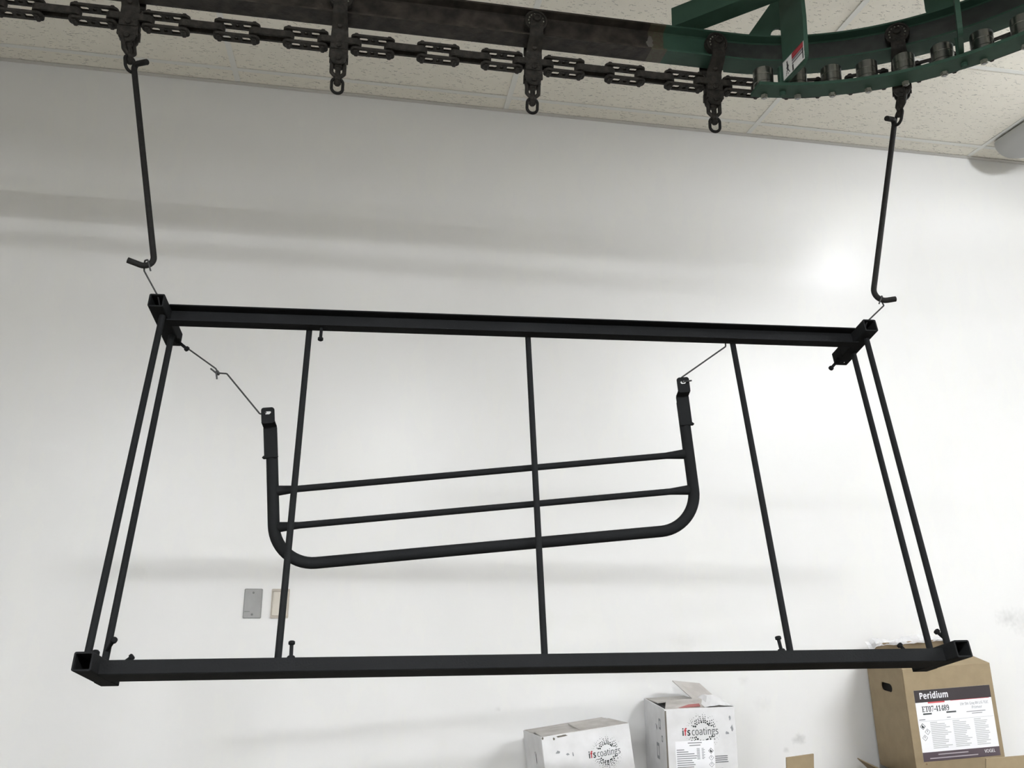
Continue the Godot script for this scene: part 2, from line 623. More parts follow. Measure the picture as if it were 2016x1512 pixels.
func room() -> void:
	var x0 := -4.0
	var x1 := 5.5
	var z1 := 4.6
	var th := 0.12
	var b := MB.new()
	# back wall, its front face carries the paint texture
	b.box(Vector3(x1 - x0 + 2 * th, CEIL_Y + 0.4, th), Vector3((x0 + x1) / 2, (CEIL_Y + 0.3) / 2, WALL_Z - th / 2 - 0.004))
	var wb := struct("wall_back", b, M.plain, "white painted wall behind the hanging frame")
	b = MB.new()
	b.quad(Vector3(x0, 0, WALL_Z), Vector3(x1, 0, WALL_Z), Vector3(x1, CEIL_Y + 0.05, WALL_Z), Vector3(x0, CEIL_Y + 0.05, WALL_Z))
	b.quad(Vector3(x0, CEIL_Y + 0.05, WALL_Z), Vector3(x1, CEIL_Y + 0.05, WALL_Z), Vector3(x1, CEIL_Y + 0.05, WALL_Z - 0.004), Vector3(x0, CEIL_Y + 0.05, WALL_Z - 0.004))
	part("paint_face", b, M.wall, wb)
	b = MB.new()
	b.box(Vector3(th, CEIL_Y + 0.4, z1 - WALL_Z + 2 * th), Vector3(x0 - th / 2, (CEIL_Y + 0.3) / 2, (z1 + WALL_Z) / 2))
	struct("wall_left", b, M.plain)
	b = MB.new()
	b.box(Vector3(th, CEIL_Y + 0.4, z1 - WALL_Z + 2 * th), Vector3(x1 + th / 2, (CEIL_Y + 0.3) / 2, (z1 + WALL_Z) / 2))
	struct("wall_right", b, M.plain)
	b = MB.new()
	b.box(Vector3(x1 - x0 + 2 * th, CEIL_Y + 0.4, th), Vector3((x0 + x1) / 2, (CEIL_Y + 0.3) / 2, z1 + th / 2))
	struct("wall_front", b, M.plain)
	b = MB.new()
	b.box(Vector3(x1 - x0 + 2 * th, th, z1 - WALL_Z + 2 * th), Vector3((x0 + x1) / 2, -th / 2, (z1 + WALL_Z) / 2))
	struct("floor", b, M.floor, "bare grey concrete floor")
	# the thin metal wall angle that carries the ceiling edge
	b = MB.new()
	b.box(Vector3(x1 - x0, 0.0016, 0.024), Vector3((x0 + x1) / 2, CEIL_Y - 0.0008, WALL_Z + 0.0125), 0.0004)
	b.box(Vector3(x1 - x0, 0.024, 0.0016), Vector3((x0 + x1) / 2, CEIL_Y + 0.011, WALL_Z + 0.0013))
	struct("trim_1", b, M.trim, "white metal wall angle along the ceiling edge")

func ceiling_tiles() -> void:
	var x0 := -4.0
	var x1 := 5.5
	var z1 := 4.6
	var b := MB.new()
	b.box(Vector3(x1 - x0 + 0.24, 0.1, z1 - WALL_Z + 0.24), Vector3((x0 + x1) / 2, CEIL_Y + 0.12, (z1 + WALL_Z) / 2))
	var c := struct("ceiling", b, M.plain, "suspended ceiling of fissured mineral fibre tiles")
	var zr := [WALL_Z, WALL_Z + 0.1238]
	while float(zr[zr.size() - 1]) < z1 - 0.01:
		zr.append(minf(float(zr[zr.size() - 1]) + 0.61, z1))
	var xr := [x0]
	var xx := -0.6796 - 1.22 * 2
	while xx < x1:
		xr.append(xx)
		xx += 1.22
	xr.append(x1)
	for i in xr.size() - 1:
		for j in zr.size() - 1:
			var ax: float = float(xr[i]) + 0.004
			var bx: float = float(xr[i + 1]) - 0.004
			var az: float = float(zr[j]) + 0.004
			var bz: float = float(zr[j + 1]) - 0.004
			var y := CEIL_Y + 0.0012 + rng.randf_range(0.0, 0.0015)
			var t := MB.new()
			t.box(Vector3(bx - ax, 0.014, bz - az), Vector3((ax + bx) / 2, y + 0.0072, (az + bz) / 2))
			# lay the 1.22 x 0.61 m print over the underside
			var off := Vector2(rng.randf(), rng.randf())
			for q in t.v.size():
				t.uv[q] = Vector2((t.v[q].x - ax) / 1.22, (t.v[q].z - az) / 0.61) + off
			part("ceiling_tile", t, M.tiles[rng.randi() % 3], c)
	for i in range(1, xr.size() - 1):
		var t := MB.new()
		t.box(Vector3(0.024, 0.0012, z1 - WALL_Z - 0.03), Vector3(xr[i], CEIL_Y, (z1 + WALL_Z) / 2 + 0.012), 0.0003)
		part("grid_bar", t, M.tbar, c)
	for j in range(1, zr.size() - 1):
		var t := MB.new()
		t.box(Vector3(x1 - x0, 0.0010, 0.024), Vector3((x0 + x1) / 2, CEIL_Y + 0.0002, zr[j]), 0.0003)
		part("grid_bar", t, M.tbar, c)
	# grey strip fixture on the ceiling at the right, with a rounded end near the wall
	var f := thing("strip_fixture", "grey round-ended strip light housing mounted under the ceiling by the wall corner", "light fixture", Transform3D(Basis(), Vector3(3.09, CEIL_Y, -3.40)))
	var shell := MB.new()
	var L := 0.90
	var rows := []
	var W := 0.105
	var H := 0.085
	for i in 15:
		var tt := float(i) / 14.0
		var s: float
		var z: float
		if i < 8:
			var a := PI / 2 * i / 7.0
			s = sin(a)
			z = 0.09 * (1 - cos(a))
		else:
			s = 1.0
			z = 0.09 + (L - 0.09) * (i - 7) / 7.0
		s = maxf(s, 0.02)
		var row := PackedVector3Array()
		for j in 17:
			var a := PI * j / 16.0
			row.append(Vector3(-cos(a) * W * s, -0.012 - sin(a) * H * s, z))
		rows.append(row)
	for i in 14:
		for j in 16:
			var A: Vector3 = rows[i][j]
			var Bq: Vector3 = rows[i][j + 1]
			var C: Vector3 = rows[i + 1][j + 1]
			var D: Vector3 = rows[i + 1][j]
			var nn := func(p: Vector3) -> Vector3: return Vector3(p.x / (W * W), (p.y + 0.012) / (H * H), -4.0 * maxf(0.0, 0.09 - p.z) / 0.09).normalized()
			shell.squad(A, Bq, C, D, nn.call(A), nn.call(Bq), nn.call(C), nn.call(D))
	for j in range(1, 16):
		shell.tri(rows[14][0], rows[14][j], rows[14][j + 1])
	part("housing", shell, M.housing, f)
	var rim := MB.new()
	var path := PackedVector3Array()
	for i in 15:
		path.append(rows[i][11] + Vector3(0.002, -0.003, 0))
	rim.tube(path, 0.0035, 8)
	part("lens_rim", rim, M.lip, f, Transform3D(), "pale rim of the lens")
	var base := MB.new()
	base.box(Vector3(0.17, 0.012, L - 0.06), Vector3(0, -0.0065, L / 2 + 0.03), 0.002)
	part("mounting_plate", base, M.housing, f)

func wall_plates() -> void:
	var a := thing("blank_plate", "plain stainless steel blank cover plate on the white wall", "wall plate", Transform3D(Basis(), Vector3(-0.4467, 1.2259, WALL_Z)))
	var b := MB.new()
	b.box(Vector3(0.070, 0.114, 0.006), Vector3(0, 0, 0.003), 0.0028)
	part("cover", b, M.steel, a)
	for s in [-1, 1]:
		b = MB.new()
		b.lathe([Vector2(0.0042, 0), Vector2(0.0042, 0.0008), Vector2(0.003, 0.0016), Vector2(0, 0.0018)], Transform3D(Basis(Vector3.RIGHT, PI / 2), Vector3(0.0, 0.042 * s, 0.0058)), 14)
		part("screw", b, M.screw, a)
	b = MB.new()
	b.box(Vector3(0.021, 0.003, 0.0004), Vector3(-0.020, -0.031, 0.0062))
	part("scratch", b, M.screw, a)
	var c := thing("light_switch", "cream rocker light switch in a grey plate, partly behind a black rod", "light switch", Transform3D(Basis(), Vector3(-0.3415, 1.2262, WALL_Z)))
	b = MB.new()
	b.plate(stadium(0.035, 0.057, 0.004), 0.006, Transform3D(Basis(), Vector3(0, 0, 0.003)), [stadium(0.0310, 0.0472, 0.002)])
	part("cover", b, M.creamdark, c)
	b = MB.new()
	b.box(Vector3(0.0616, 0.0940, 0.004), Vector3(0, 0, 0.002), 0.001)
	part("mounting", b, M.cream, c)
	b = MB.new()
	var h := 0.046
	b.quad(Vector3(-0.026, -h, 0.0068), Vector3(0.026, -h, 0.0068), Vector3(0.026, 0, 0.0058), Vector3(-0.026, 0, 0.0058))
	b.quad(Vector3(-0.026, 0, 0.0058), Vector3(0.026, 0, 0.0058), Vector3(0.026, h, 0.0085), Vector3(-0.026, h, 0.0085))
	b.quad(Vector3(-0.026, h, 0.0085), Vector3(0.026, h, 0.0085), Vector3(0.026, h, 0.004), Vector3(-0.026, h, 0.004))
	b.quad(Vector3(-0.026, -h, 0.004), Vector3(0.026, -h, 0.004), Vector3(0.026, -h, 0.0068), Vector3(-0.026, -h, 0.0068))
	for s in [-1.0, 1.0]:
		var p := PackedVector3Array([Vector3(0.026 * s, -h, 0.004), Vector3(0.026 * s, -h, 0.0068), Vector3(0.026 * s, 0, 0.0058), Vector3(0.026 * s, h, 0.0085), Vector3(0.026 * s, h, 0.004)])
		for k in range(1, 4):
			if s < 0:
				b.tri(p[0], p[k], p[k + 1])
			else:
				b.tri(p[0], p[k + 1], p[k])
	part("rocker", b, M.cream, c)


# ---------------------------------------------------------------- conveyor
func beam_profile(out := 0.027) -> PackedVector2Array:
	# I section; x is inward, y up; measured from the chain centre line
	var y0 := 0.061
	var y1 := 0.1335
	var w := 0.027
	var t := 0.0022
	return PackedVector2Array([Vector2(-out, y0), Vector2(w, y0), Vector2(w, y0 + 0.0045), Vector2(t + 0.003, y0 + 0.0085), Vector2(t, y0 + 0.0115), Vector2(t, y1 - 0.0115), Vector2(t + 0.003, y1 - 0.0085), Vector2(w, y1 - 0.0045), Vector2(w, y1), Vector2(-w, y1), Vector2(-w, y1 - 0.0045), Vector2(-t - 0.003, y1 - 0.0085), Vector2(-t, y1 - 0.0115), Vector2(-t, y0 + 0.0115), Vector2(-t - 0.003, y0 + 0.0085), Vector2(-out, y0 + 0.0045)])

func track_frames(s0: float, s1: float, steps: int) -> Array:
	var o := []
	for i in steps + 1:
		var t := track(lerpf(s0, s1, float(i) / steps))
		# profile x = inward (track z), profile y = up, forward = track x
		o.append(Transform3D(Basis(t.basis.z, t.basis.y, -t.basis.x), t.origin))
	return o

func overhead_track() -> void:
	var t := thing("overhead_track", "dark steel I-beam conveyor track with a green painted turn", "conveyor track")
	var b := MB.new()
	b.sweep(beam_profile(), track_frames(-2.6, 0.628, 1))
	part("straight_beam", b, M.beam, t, Transform3D(), "oily dark brown straight beam")
	b = MB.new()
	b.sweep(beam_profile(), track_frames(0.628, 0.668, 1))
	part("beam_joint", b, M.rust, t, Transform3D(), "scorched beam end at the joint")
	b = MB.new()
	b.sweep(beam_profile(), track_frames(0.668, CURVE.x, 1))
	var arc := CURVE_R * PI / 2
	b.sweep(beam_profile(0.034), track_frames(CURVE.x, CURVE.x + arc, 36))
	b.sweep(beam_profile(), track_frames(CURVE.x + arc, CURVE.x + arc + 1.2, 1))
	part("curved_beam", b, M.green, t, Transform3D(), "green painted curved beam")
	# black grease smeared along the web of the turn
	b = MB.new()
	b.sweep(PackedVector2Array([Vector2(0.0020, 0.0735), Vector2(0.0031, 0.0735), Vector2(0.0031, 0.1215), Vector2(0.0020, 0.1215)]), track_frames(0.79, CURVE.x, 1) + track_frames(CURVE.x + 0.001, CURVE.x + arc, 30))
	part("greasy_web", b, mat(Color(1, 1, 1), 0.5, 0.0, noise_tex(0.015, Color(0.09, 0.095, 0.09), Color(0.16, 0.185, 0.165), 28), 4.0), t, Transform3D(), "black greased web of the turn")
	# bright scraped weld on the web
	b = MB.new()
	var outline := PackedVector2Array()
	for i in 18:
		var a := TAU * i / 18
		outline.append(Vector2(cos(a) * 0.009 * rng.randf_range(0.6, 1.2), sin(a) * 0.019 * rng.randf_range(0.7, 1.15)))
	b.plate(outline, 0.003, Transform3D(Basis(), Vector3(0.632, CHAIN_Y + 0.094, TRACK_Z + 0.0034)))
	part("weld_patch", b, M.scratch, t, Transform3D(), "bright scraped weld patch")
	# rods to the ceiling, outside the frame
	for x in [-1.9, -2.45]:
		b = MB.new()
		b.tube(PackedVector3Array([Vector3(x, CHAIN_Y + 0.13, TRACK_Z), Vector3(x, CEIL_Y + 0.01, TRACK_Z)]), 0.006, 10)
		part("hanger_rod", b, M.hook, t)

func guide_point(deg: float, r: float, y: float) -> Vector3:
	var p := bracket_at(deg, r)
	p.y = y
	return p

func warning_image() -> Image:
	var img := Image.create(256, 128, false, Image.FORMAT_RGB8)
	img.fill(Color(0.80, 0.80, 0.79))
	var k := Color(0.12, 0.12, 0.13)
	img.fill_rect(Rect2i(4, 4, 248, 2), k * 4.0)
	img.fill_rect(Rect2i(112, 8, 138, 38), Color(0.55, 0.10, 0.14))
	img.fill_rect(Rect2i(112, 48, 138, 14), Color(0.30, 0.28, 0.31))
	img.fill_rect(Rect2i(112, 68, 138, 10), Color(0.22, 0.21, 0.24))
	for x in range(118, 246, 9):
		img.fill_rect(Rect2i(x, 52, 5, 6), Color(0.62, 0.61, 0.62))
		img.fill_rect(Rect2i(x, 70, 5, 5), Color(0.58, 0.57, 0.58))
	for x in range(120, 240, 14):
		img.fill_rect(Rect2i(x, 18, 8, 16), Color(0.66, 0.30, 0.32))
	img.fill_rect(Rect2i(236, 48, 12, 70), k)
	img.fill_rect(Rect2i(112, 82, 16, 40), k)
	# plain pictogram of a falling figure
	for p in [[52, 26, 7], [54, 40, 8], [56, 52, 9], [57, 64, 10], [56, 76, 9], [46, 86, 6], [66, 86, 6], [40, 96, 5], [73, 96, 5], [36, 106, 4], [60, 104, 5], [80, 104, 4], [42, 60, 4], [70, 58, 4]]:
		for y in range(-10, 11):
			for x in range(-10, 11):
				if x * x + y * y <= int(p[2]) * int(p[2]):
					img.set_pixel(int(p[0]) + x, int(p[1]) + y, k)
	return img

func roller_turn() -> void:
	var t := thing("roller_turn", "green roller guide bolted round the inside of the conveyor turn", "roller turn")
	# bottom guide plate, cut square at its near end
	var b := MB.new()
	var prof := PackedVector2Array([Vector2(-0.028, -0.004), Vector2(0.028, -0.004), Vector2(0.028, 0.004), Vector2(-0.028, 0.004)])
	var fr := []
	for i in 41:
		var deg := lerpf(3.6, 88.0, i / 40.0)
		var a := deg_to_rad(deg)
		var inward := Vector3(-sin(a), 0, cos(a))
		fr.append(Transform3D(Basis(inward, Vector3.UP, -Vector3(cos(a), 0, sin(a))), guide_point(deg, 0.628, 2.542)))
	b.sweep(prof, fr)
	part("guide_plate", b, M.green, t)
	var rm := MB.new()
	var h := 0.058
	rm.lathe([Vector2(0.012, 0), Vector2(0.0235, 0), Vector2(0.0245, 0.0015), Vector2(0.0245, 0.017), Vector2(0.0236, 0.0180), Vector2(0.0236, 0.0195), Vector2(0.0245, 0.0205), Vector2(0.0245, 0.036), Vector2(0.0236, 0.037), Vector2(0.0236, 0.0385), Vector2(0.0245, 0.0395), Vector2(0.0245, h - 0.0015), Vector2(0.0235, h), Vector2(0.012, h), Vector2(0.009, h + 0.003), Vector2(0, h + 0.003)], Transform3D(), 28)
	var roller_mesh := rm.mesh(M.roller)
	var nm := MB.new()
	var hexa := PackedVector2Array()
	for i in 6:
		hexa.append(Vector2.from_angle(TAU * i / 6) * 0.0085)
	nm.plate(hexa, 0.007, Transform3D(Basis(Vector3.RIGHT, PI / 2), Vector3(0, -0.0035, 0)), [circle2(0.0052, Vector2.ZERO, 12)])
	var nut_mesh := nm.mesh(M.nut)
	var em := MB.new()
	em.lathe([Vector2(0, -0.0095), Vector2(0.0042, -0.0095), Vector2(0.0052, -0.0085), Vector2(0.0052, 0)], Transform3D(), 12)
	var end_mesh := em.mesh(M.roller)
	for k in 12:
		var deg := 6.3 + 7.32 * k
		var turn := Basis(Vector3.UP, rng.randf() * TAU)
		var o := show_mesh("roller", roller_mesh, t, Transform3D(Basis(), guide_point(deg, 0.646, 2.5465)))
		show_mesh("nut", nut_mesh, o, Transform3D(turn, Vector3(0, -0.0085, 0)))
		show_mesh("bolt_end", end_mesh, o, Transform3D(Basis(), Vector3(0, -0.0085, 0)))
	# hanger straps with gusset, two of them
	for k in 2:
		var deg: float = [10.0, 46.8][k]
		var yaw: float = [0.0, 39.0][k]
		var bs := Basis(Vector3.UP, -deg_to_rad(yaw))
		var o := guide_point(deg, 0.606, 0.0)
		# plate lies in local (z, y); z runs towards the centre of the turn
		b = MB.new()
		var top := CEIL_Y + 0.004
		var poly := PackedVector2Array([Vector2(0.0, 2.548), Vector2(0.080, 2.543)])
		for i in 7:
			poly.append(Vector2(0.080, 2.565) + Vector2.from_angle(-PI / 2 + PI / 2 * i / 6) * 0.022)
		poly.append_array([Vector2(0.103, 2.66), Vector2(0.096, 2.78), Vector2(0.09, top), Vector2(0.0, top)])
		var face := Transform3D(bs * Basis(Vector3(0, 0, 1), Vector3(0, 1, 0), Vector3(-1, 0, 0)), o)
		b.plate(poly, 0.010, face)
		var strap := part("hanger_strap", b, M.green, t)
		b = MB.new()
		b.box(Vector3(0.014, 0.014, 0.052), Vector3(0, 0, 0), 0.002, Basis(Vector3.RIGHT, PI / 2))
		show_mesh("guide_post", b.mesh(M.green), strap, Transform3D(bs, o + Vector3(0, 2.572, 0) + bs * Vector3(-0.004, 0, -0.012)))
		b = MB.new()
		b.lathe([Vector2(0, -0.010), Vector2(0.007, -0.010), Vector2(0.008, -0.008), Vector2(0.008, 0)], Transform3D(), 14)
		show_mesh("bolt_head", b.mesh(M.green), strap, Transform3D(Basis(), guide_point(deg, 0.632, 2.538)))
		# gusset over the beam with a round hole
		b = MB.new()
		var gp := PackedVector2Array([Vector2(-0.060, 2.7127)])
		for i in 13:
			gp.append(Vector2(0.030, 2.7127) + Vector2(-cos(PI * i / 12), sin(PI * i / 12) * 1.3) * 0.028)
		gp.append_array([Vector2(0.085, 2.7127), Vector2(0.085, 3.05)])
		gp.append_array([Vector2(0.050, 3.05), Vector2(0.012, 2.822)] if k == 0 else [Vector2(-0.075, 3.05), Vector2(-0.064, 2.730)])
		b.plate(gp, 0.008, Transform3D(bs, o + bs * Vector3(0, 0, -0.070)))
		show_mesh("gusset", b.mesh(M.green), strap)
		if k == 0:
			b = MB.new()
			b.plate(PackedVector2Array([Vector2(0.002, 2.5515), Vector2(0.1005, 2.5485), Vector2(0.1005, 2.5945), Vector2(0.002, 2.6000)]), 0.0008, Transform3D(face.basis, o + bs * Vector3(-0.0056, 0, 0)))
			var wl := show_mesh("warning_label", b.mesh(image_mat(warning_image(), 0.45)), strap)
			wl.set_meta("label", "white and red warning label with a falling figure")
	# chord brace on top of the beam, laid across the turn
	b = MB.new()
	var dir := Vector3(1, 0, 1).normalized()
	var side := Vector3(-1, 0, 1).normalized()
	var a0 := Vector3(0.700, 2.7127, -1.760)
	var br := PackedVector2Array([Vector2(-0.032, 0), Vector2(0.022, 0), Vector2(0.022, 0.052), Vector2(-0.004, 0.052), Vector2(-0.004, 0.046), Vector2(0.016, 0.046), Vector2(0.016, 0.006), Vector2(-0.032, 0.006)])
	var f0 := Basis(side, Vector3.UP, -dir)
	b.sweep(br, [Transform3D(f0, a0), Transform3D(f0, a0 + dir * 1.19)])
	part("chord_brace", b, M.green, t)

func chain() -> void:
	var t := thing("conveyor_chain", "oily black forged drop chain running under the beam", "chain")
	var half := 0.0383
	# meshes shared by all links; local x along the chain
	var b := MB.new()
	var up := Transform3D(Basis(Vector3.RIGHT, -PI / 2), Vector3.ZERO)
	b.plate(stadium(half + 0.0125, 0.0140, 0.0138), 0.0155, up, [stadium(half + 0.0065, 0.0085, 0.0083)])
	var centre_mesh := b.mesh(M.oily)
	b = MB.new()
	b.plate(stadium(half + 0.0125, 0.0145, 0.0110), 0.0056, up, [stadium(0.0095, 0.0074, 0.0030, Vector2(0.0215, 0)), stadium(0.0095, 0.0074, 0.0030, Vector2(-0.0215, 0)), circle2(0.0052, Vector2.ZERO, 10)])
	var side_mesh := b.mesh(M.oily)
	b = MB.new()
	b.lathe([Vector2(0, -0.0225), Vector2(0.0062, -0.0225), Vector2(0.0062, 0.0225), Vector2(0, 0.0225)], Transform3D(), 14)
	for s in [-1, 1]:
		b.box(Vector3(0.0105, 0.0064, 0.0225), Vector3(0, 0.0220 * s, 0), 0.0026)
	var pin_mesh := b.mesh(M.oily)
	var k := -13
	while true:
		# centre links sit at the trolleys and midway between them
		var s := S0 + PITCH / 3.0 * k
		if s > CURVE.x + CURVE_R * PI / 2 + 0.3:
			break
		show_mesh("center_link", centre_mesh, t, track(s))
		var sp := s + PITCH / 6.0
		var xf := track(sp)
		for e in [-1.0, 1.0]:
			show_mesh("side_link", side_mesh, t, xf * Transform3D(Basis(), Vector3(0, 0.0162 * e, 0)))
			show_mesh("pin", pin_mesh, t, xf * Transform3D(Basis(), Vector3(half * e, 0, 0)))
		k += 1

func trolleys() -> void:
	var where := ["over the left hook", "second from the left, its ring empty", "at the middle of the beam, its ring empty", "before the green turn, its ring empty", "inside the green roller turn over the right hook"]
	for k in 5:
		var xf := track(S0 + PITCH * k)
		var t := thing("conveyor_trolley", "black wheeled chain trolley " + where[k], "trolley", xf, "trolleys on the overhead track")
		for s in [-1.0, 1.0]:
			var side := Transform3D(Basis() if s > 0 else Basis(Vector3.UP, PI), Vector3.ZERO)
			# wheel
			var b := MB.new()
			var ax := side * Transform3D(Basis(Vector3.RIGHT, PI / 2), Vector3(0, 0.0945, 0.028))
			b.lathe([Vector2(0.006, 0.010), Vector2(0.0105, 0.010), Vector2(0.0120, 0.0065), Vector2(0.0225, 0.0065), Vector2(0.0232, 0.009), Vector2(0.0270, 0.009), Vector2(0.0279, 0.0075), Vector2(0.0275, -0.009), Vector2(0.022, -0.010), Vector2(0.006, -0.010)], ax, 36)
			var wheel := part("wheel", b, M.oily, t)
			b = MB.new()
			for i in 14:
				var a := TAU * i / 14
				var c := ax * Vector3(cos(a) * 0.0178, 0.0066, sin(a) * 0.0178)
				b.lathe([Vector2(0, -0.0022), Vector2(0.0016, -0.0016), Vector2(0.0022, 0), Vector2(0.0016, 0.0016), Vector2(0, 0.0022)], Transform3D(Basis(), c), 8, true)
			part("bearing_balls", b, M.nut, wheel)
			# arm: outside the wheel, then under the beam and in to the chain
			b = MB.new()
			var line := PackedVector3Array([Vector3(0, 0.1060, 0.0415), Vector3(0, 0.0945, 0.0415), Vector3(0, 0.052, 0.0415), Vector3(0, 0.026, 0.0085), Vector3(0, -0.026, 0.0050)])
			line = fillet(line, [0.0, 0.014, 0.016, 0.0], 6)
			var pl := []
			for p in line:
				var hw: float
				if p.y > 0.0945:
					hw = 0.0105
				elif p.y > 0.05:
					hw = lerpf(0.0145, 0.0165, (0.0945 - p.y) / 0.045)
				else:
					hw = lerpf(0.0165, 0.0205, clampf((0.05 - p.y) / 0.04, 0, 1))
				pl.append([p, hw])
			var th := 0.0055
			for i in pl.size() - 1:
				var p0: Vector3 = pl[i][0]
				var p1: Vector3 = pl[i + 1][0]
				var w0: float = pl[i][1]
				var w1: float = pl[i + 1][1]
				var d := (p1 - p0).normalized()
				var nn := Vector3(1, 0, 0).cross(d).normalized() * -1.0
				if nn.z < 0:
					nn = -nn
				var q := nn * (th / 2)
				var A := [p0 + Vector3(-w0, 0, 0) + q, p0 + Vector3(w0, 0, 0) + q, p1 + Vector3(w1, 0, 0) + q, p1 + Vector3(-w1, 0, 0) + q]
				var B := [p0 + Vector3(-w0, 0, 0) - q, p0 + Vector3(w0, 0, 0) - q, p1 + Vector3(w1, 0, 0) - q, p1 + Vector3(-w1, 0, 0) - q]
				for z in 4:
					A[z] = side * A[z]
					B[z] = side * B[z]
				b.quad(A[3], A[2], A[1], A[0])
				b.quad(B[0], B[1], B[2], B[3])
				b.quad(A[0], B[0], B[3], A[3])
				b.quad(A[2], B[2], B[1], A[1])
				if i == 0:
					b.quad(A[0], A[1], B[1], B[0])
				if i == pl.size() - 2:
					b.quad(A[2], A[3], B[3], B[2])
			part("arm", b, M.oily, t)
			b = MB.new()
			b.lathe([Vector2(0.0095, -0.012), Vector2(0.0095, 0.0045), Vector2(0.0085, 0.0060), Vector2(0.0058, 0.0060), Vector2(0.0050, 0.0030), Vector2(0, 0.0030)], side * Transform3D(Basis(Vector3.RIGHT, PI / 2), Vector3(0, 0.0945, 0.0445)), 20)
			part("axle", b, M.oily, t)
			# lower half: clamp block and rounded clevis plate
			b = MB.new()
			b.box(Vector3(0.0400, 0.0190, 0.0070), side * Vector3(0, -0.0170, 0.0110), 0.001)
			part("clamp_block", b, M.oily, t)
			b = MB.new()
			var cp := PackedVector2Array([Vector2(-0.0210, -0.0240), Vector2(-0.0215, -0.046)])
			for i in 9:
				cp.append(Vector2(0, -0.046) + Vector2(cos(PI + PI * i / 8) * 0.0185, sin(PI + PI * i / 8) * 0.0175))
			cp.append_array([Vector2(0.0215, -0.046), Vector2(0.0210, -0.0240)])
			b.plate(cp, 0.006, side * Transform3D(Basis(), Vector3(0, 0, 0.0115)))
			part("clevis_plate", b, M.oily, t)
			for y in [0.033, -0.0155, -0.0490]:
				b = MB.new()
				b.lathe([Vector2(0.0062, 0), Vector2(0.0062, 0.0035), Vector2(0.0045, 0.0050), Vector2(0, 0.0052)], side * Transform3D(Basis(Vector3.RIGHT, PI / 2), Vector3(0, y, 0.0145 if y < 0 else 0.0175)), 14)
				part("bolt", b, M.oily, t)
		# swivel: stirrup, stem and ring, leaning with the load where a hook pulls on it
		var lean: float = [0.165, 0.01, -0.02, 0.015, -0.20][k]
		var turn: float = [0.95, 0.15, 0.05, -0.08, -1.0][k]
		var low := Transform3D(Basis(Vector3(0, 0, 1), lean) * Basis(Vector3.UP, turn), Vector3(0, -0.049, 0))
		var b := MB.new()
		var loop := fillet(PackedVector3Array([Vector3(0, 0.004, 0), Vector3(-0.0145, 0.004, 0), Vector3(-0.0145, -0.030, 0), Vector3(-0.006, -0.0385, 0), Vector3(0.006, -0.0385, 0), Vector3(0.0145, -0.030, 0), Vector3(0.0145, 0.004, 0), Vector3(0, 0.004, 0)]), [0.004, 0.004, 0.004, 0.004, 0.004, 0.004], 4)
		b.tube(loop, 0.0048, 10)
		part("stirrup", b, M.oily, t, low)
		b = MB.new()
		b.lathe([Vector2(0, -0.062), Vector2(0.0055, -0.061), Vector2(0.0085, -0.057), Vector2(0.0085, -0.053), Vector2(0.0068, -0.048), Vector2(0.0080, -0.042), Vector2(0.0062, -0.036), Vector2(0.0062, -0.018), Vector2(0.009, -0.016), Vector2(0.009, -0.010), Vector2(0, -0.010)], Transform3D(), 18)
		part("stem", b, M.oily, t, low)
		b = MB.new()
		var oval := PackedVector3Array()
		for i in 33:
			var a := TAU * i / 32.0
			oval.append(Vector3(0.0128 * sin(a), -0.0620 + (-0.0062 if cos(a) < 0 else 0.0062) + 0.0128 * cos(a), 0))
		b.tube(oval, 0.0036, 10, PackedFloat32Array(), false)
		part("ring", b, M.hook, t, low)

func hooks() -> void:
	var b := MB.new()
	var L := PackedVector3Array([Vector3(-0.5300, 2.4605, -1.737), Vector3(-0.5660, 2.4700, -1.768), Vector3(-0.4700, 1.9890, -1.752), Vector3(-0.5235, 2.0045, -1.742)])
	b.tube(fillet(L, [0.010, 0.019], 10), 0.00635, 16)
	tag(part("hanging_hook", b, M.hook, self), "long bent steel rod hook carrying the upper left frame corner", "hook", "rod hooks on the trolleys")
	b = MB.new()
	var R := PackedVector3Array([Vector3(1.1800, 2.4555, -1.640), Vector3(1.2220, 2.4720, -1.668), Vector3(1.1170, 1.9955, -1.664), Vector3(1.1710, 2.0050, -1.655)])
	b.tube(fillet(R, [0.010, 0.024], 10), 0.00635, 16)
	tag(part("hanging_hook", b, M.hook, self), "long bent steel rod hook carrying the upper right frame corner", "hook", "rod hooks on the trolleys")


# ---------------------------------------------------------------- the coated frame
func frame_xf() -> Transform3D:
	return Transform3D(Basis(Vector3(0.998841, 0.013314, 0.046257), Vector3(0.000435, 0.958451, -0.285257), Vector3(-0.048133, 0.284947, 0.957334)).orthonormalized(), Vector3(0.3301, 1.5641, -1.6775))

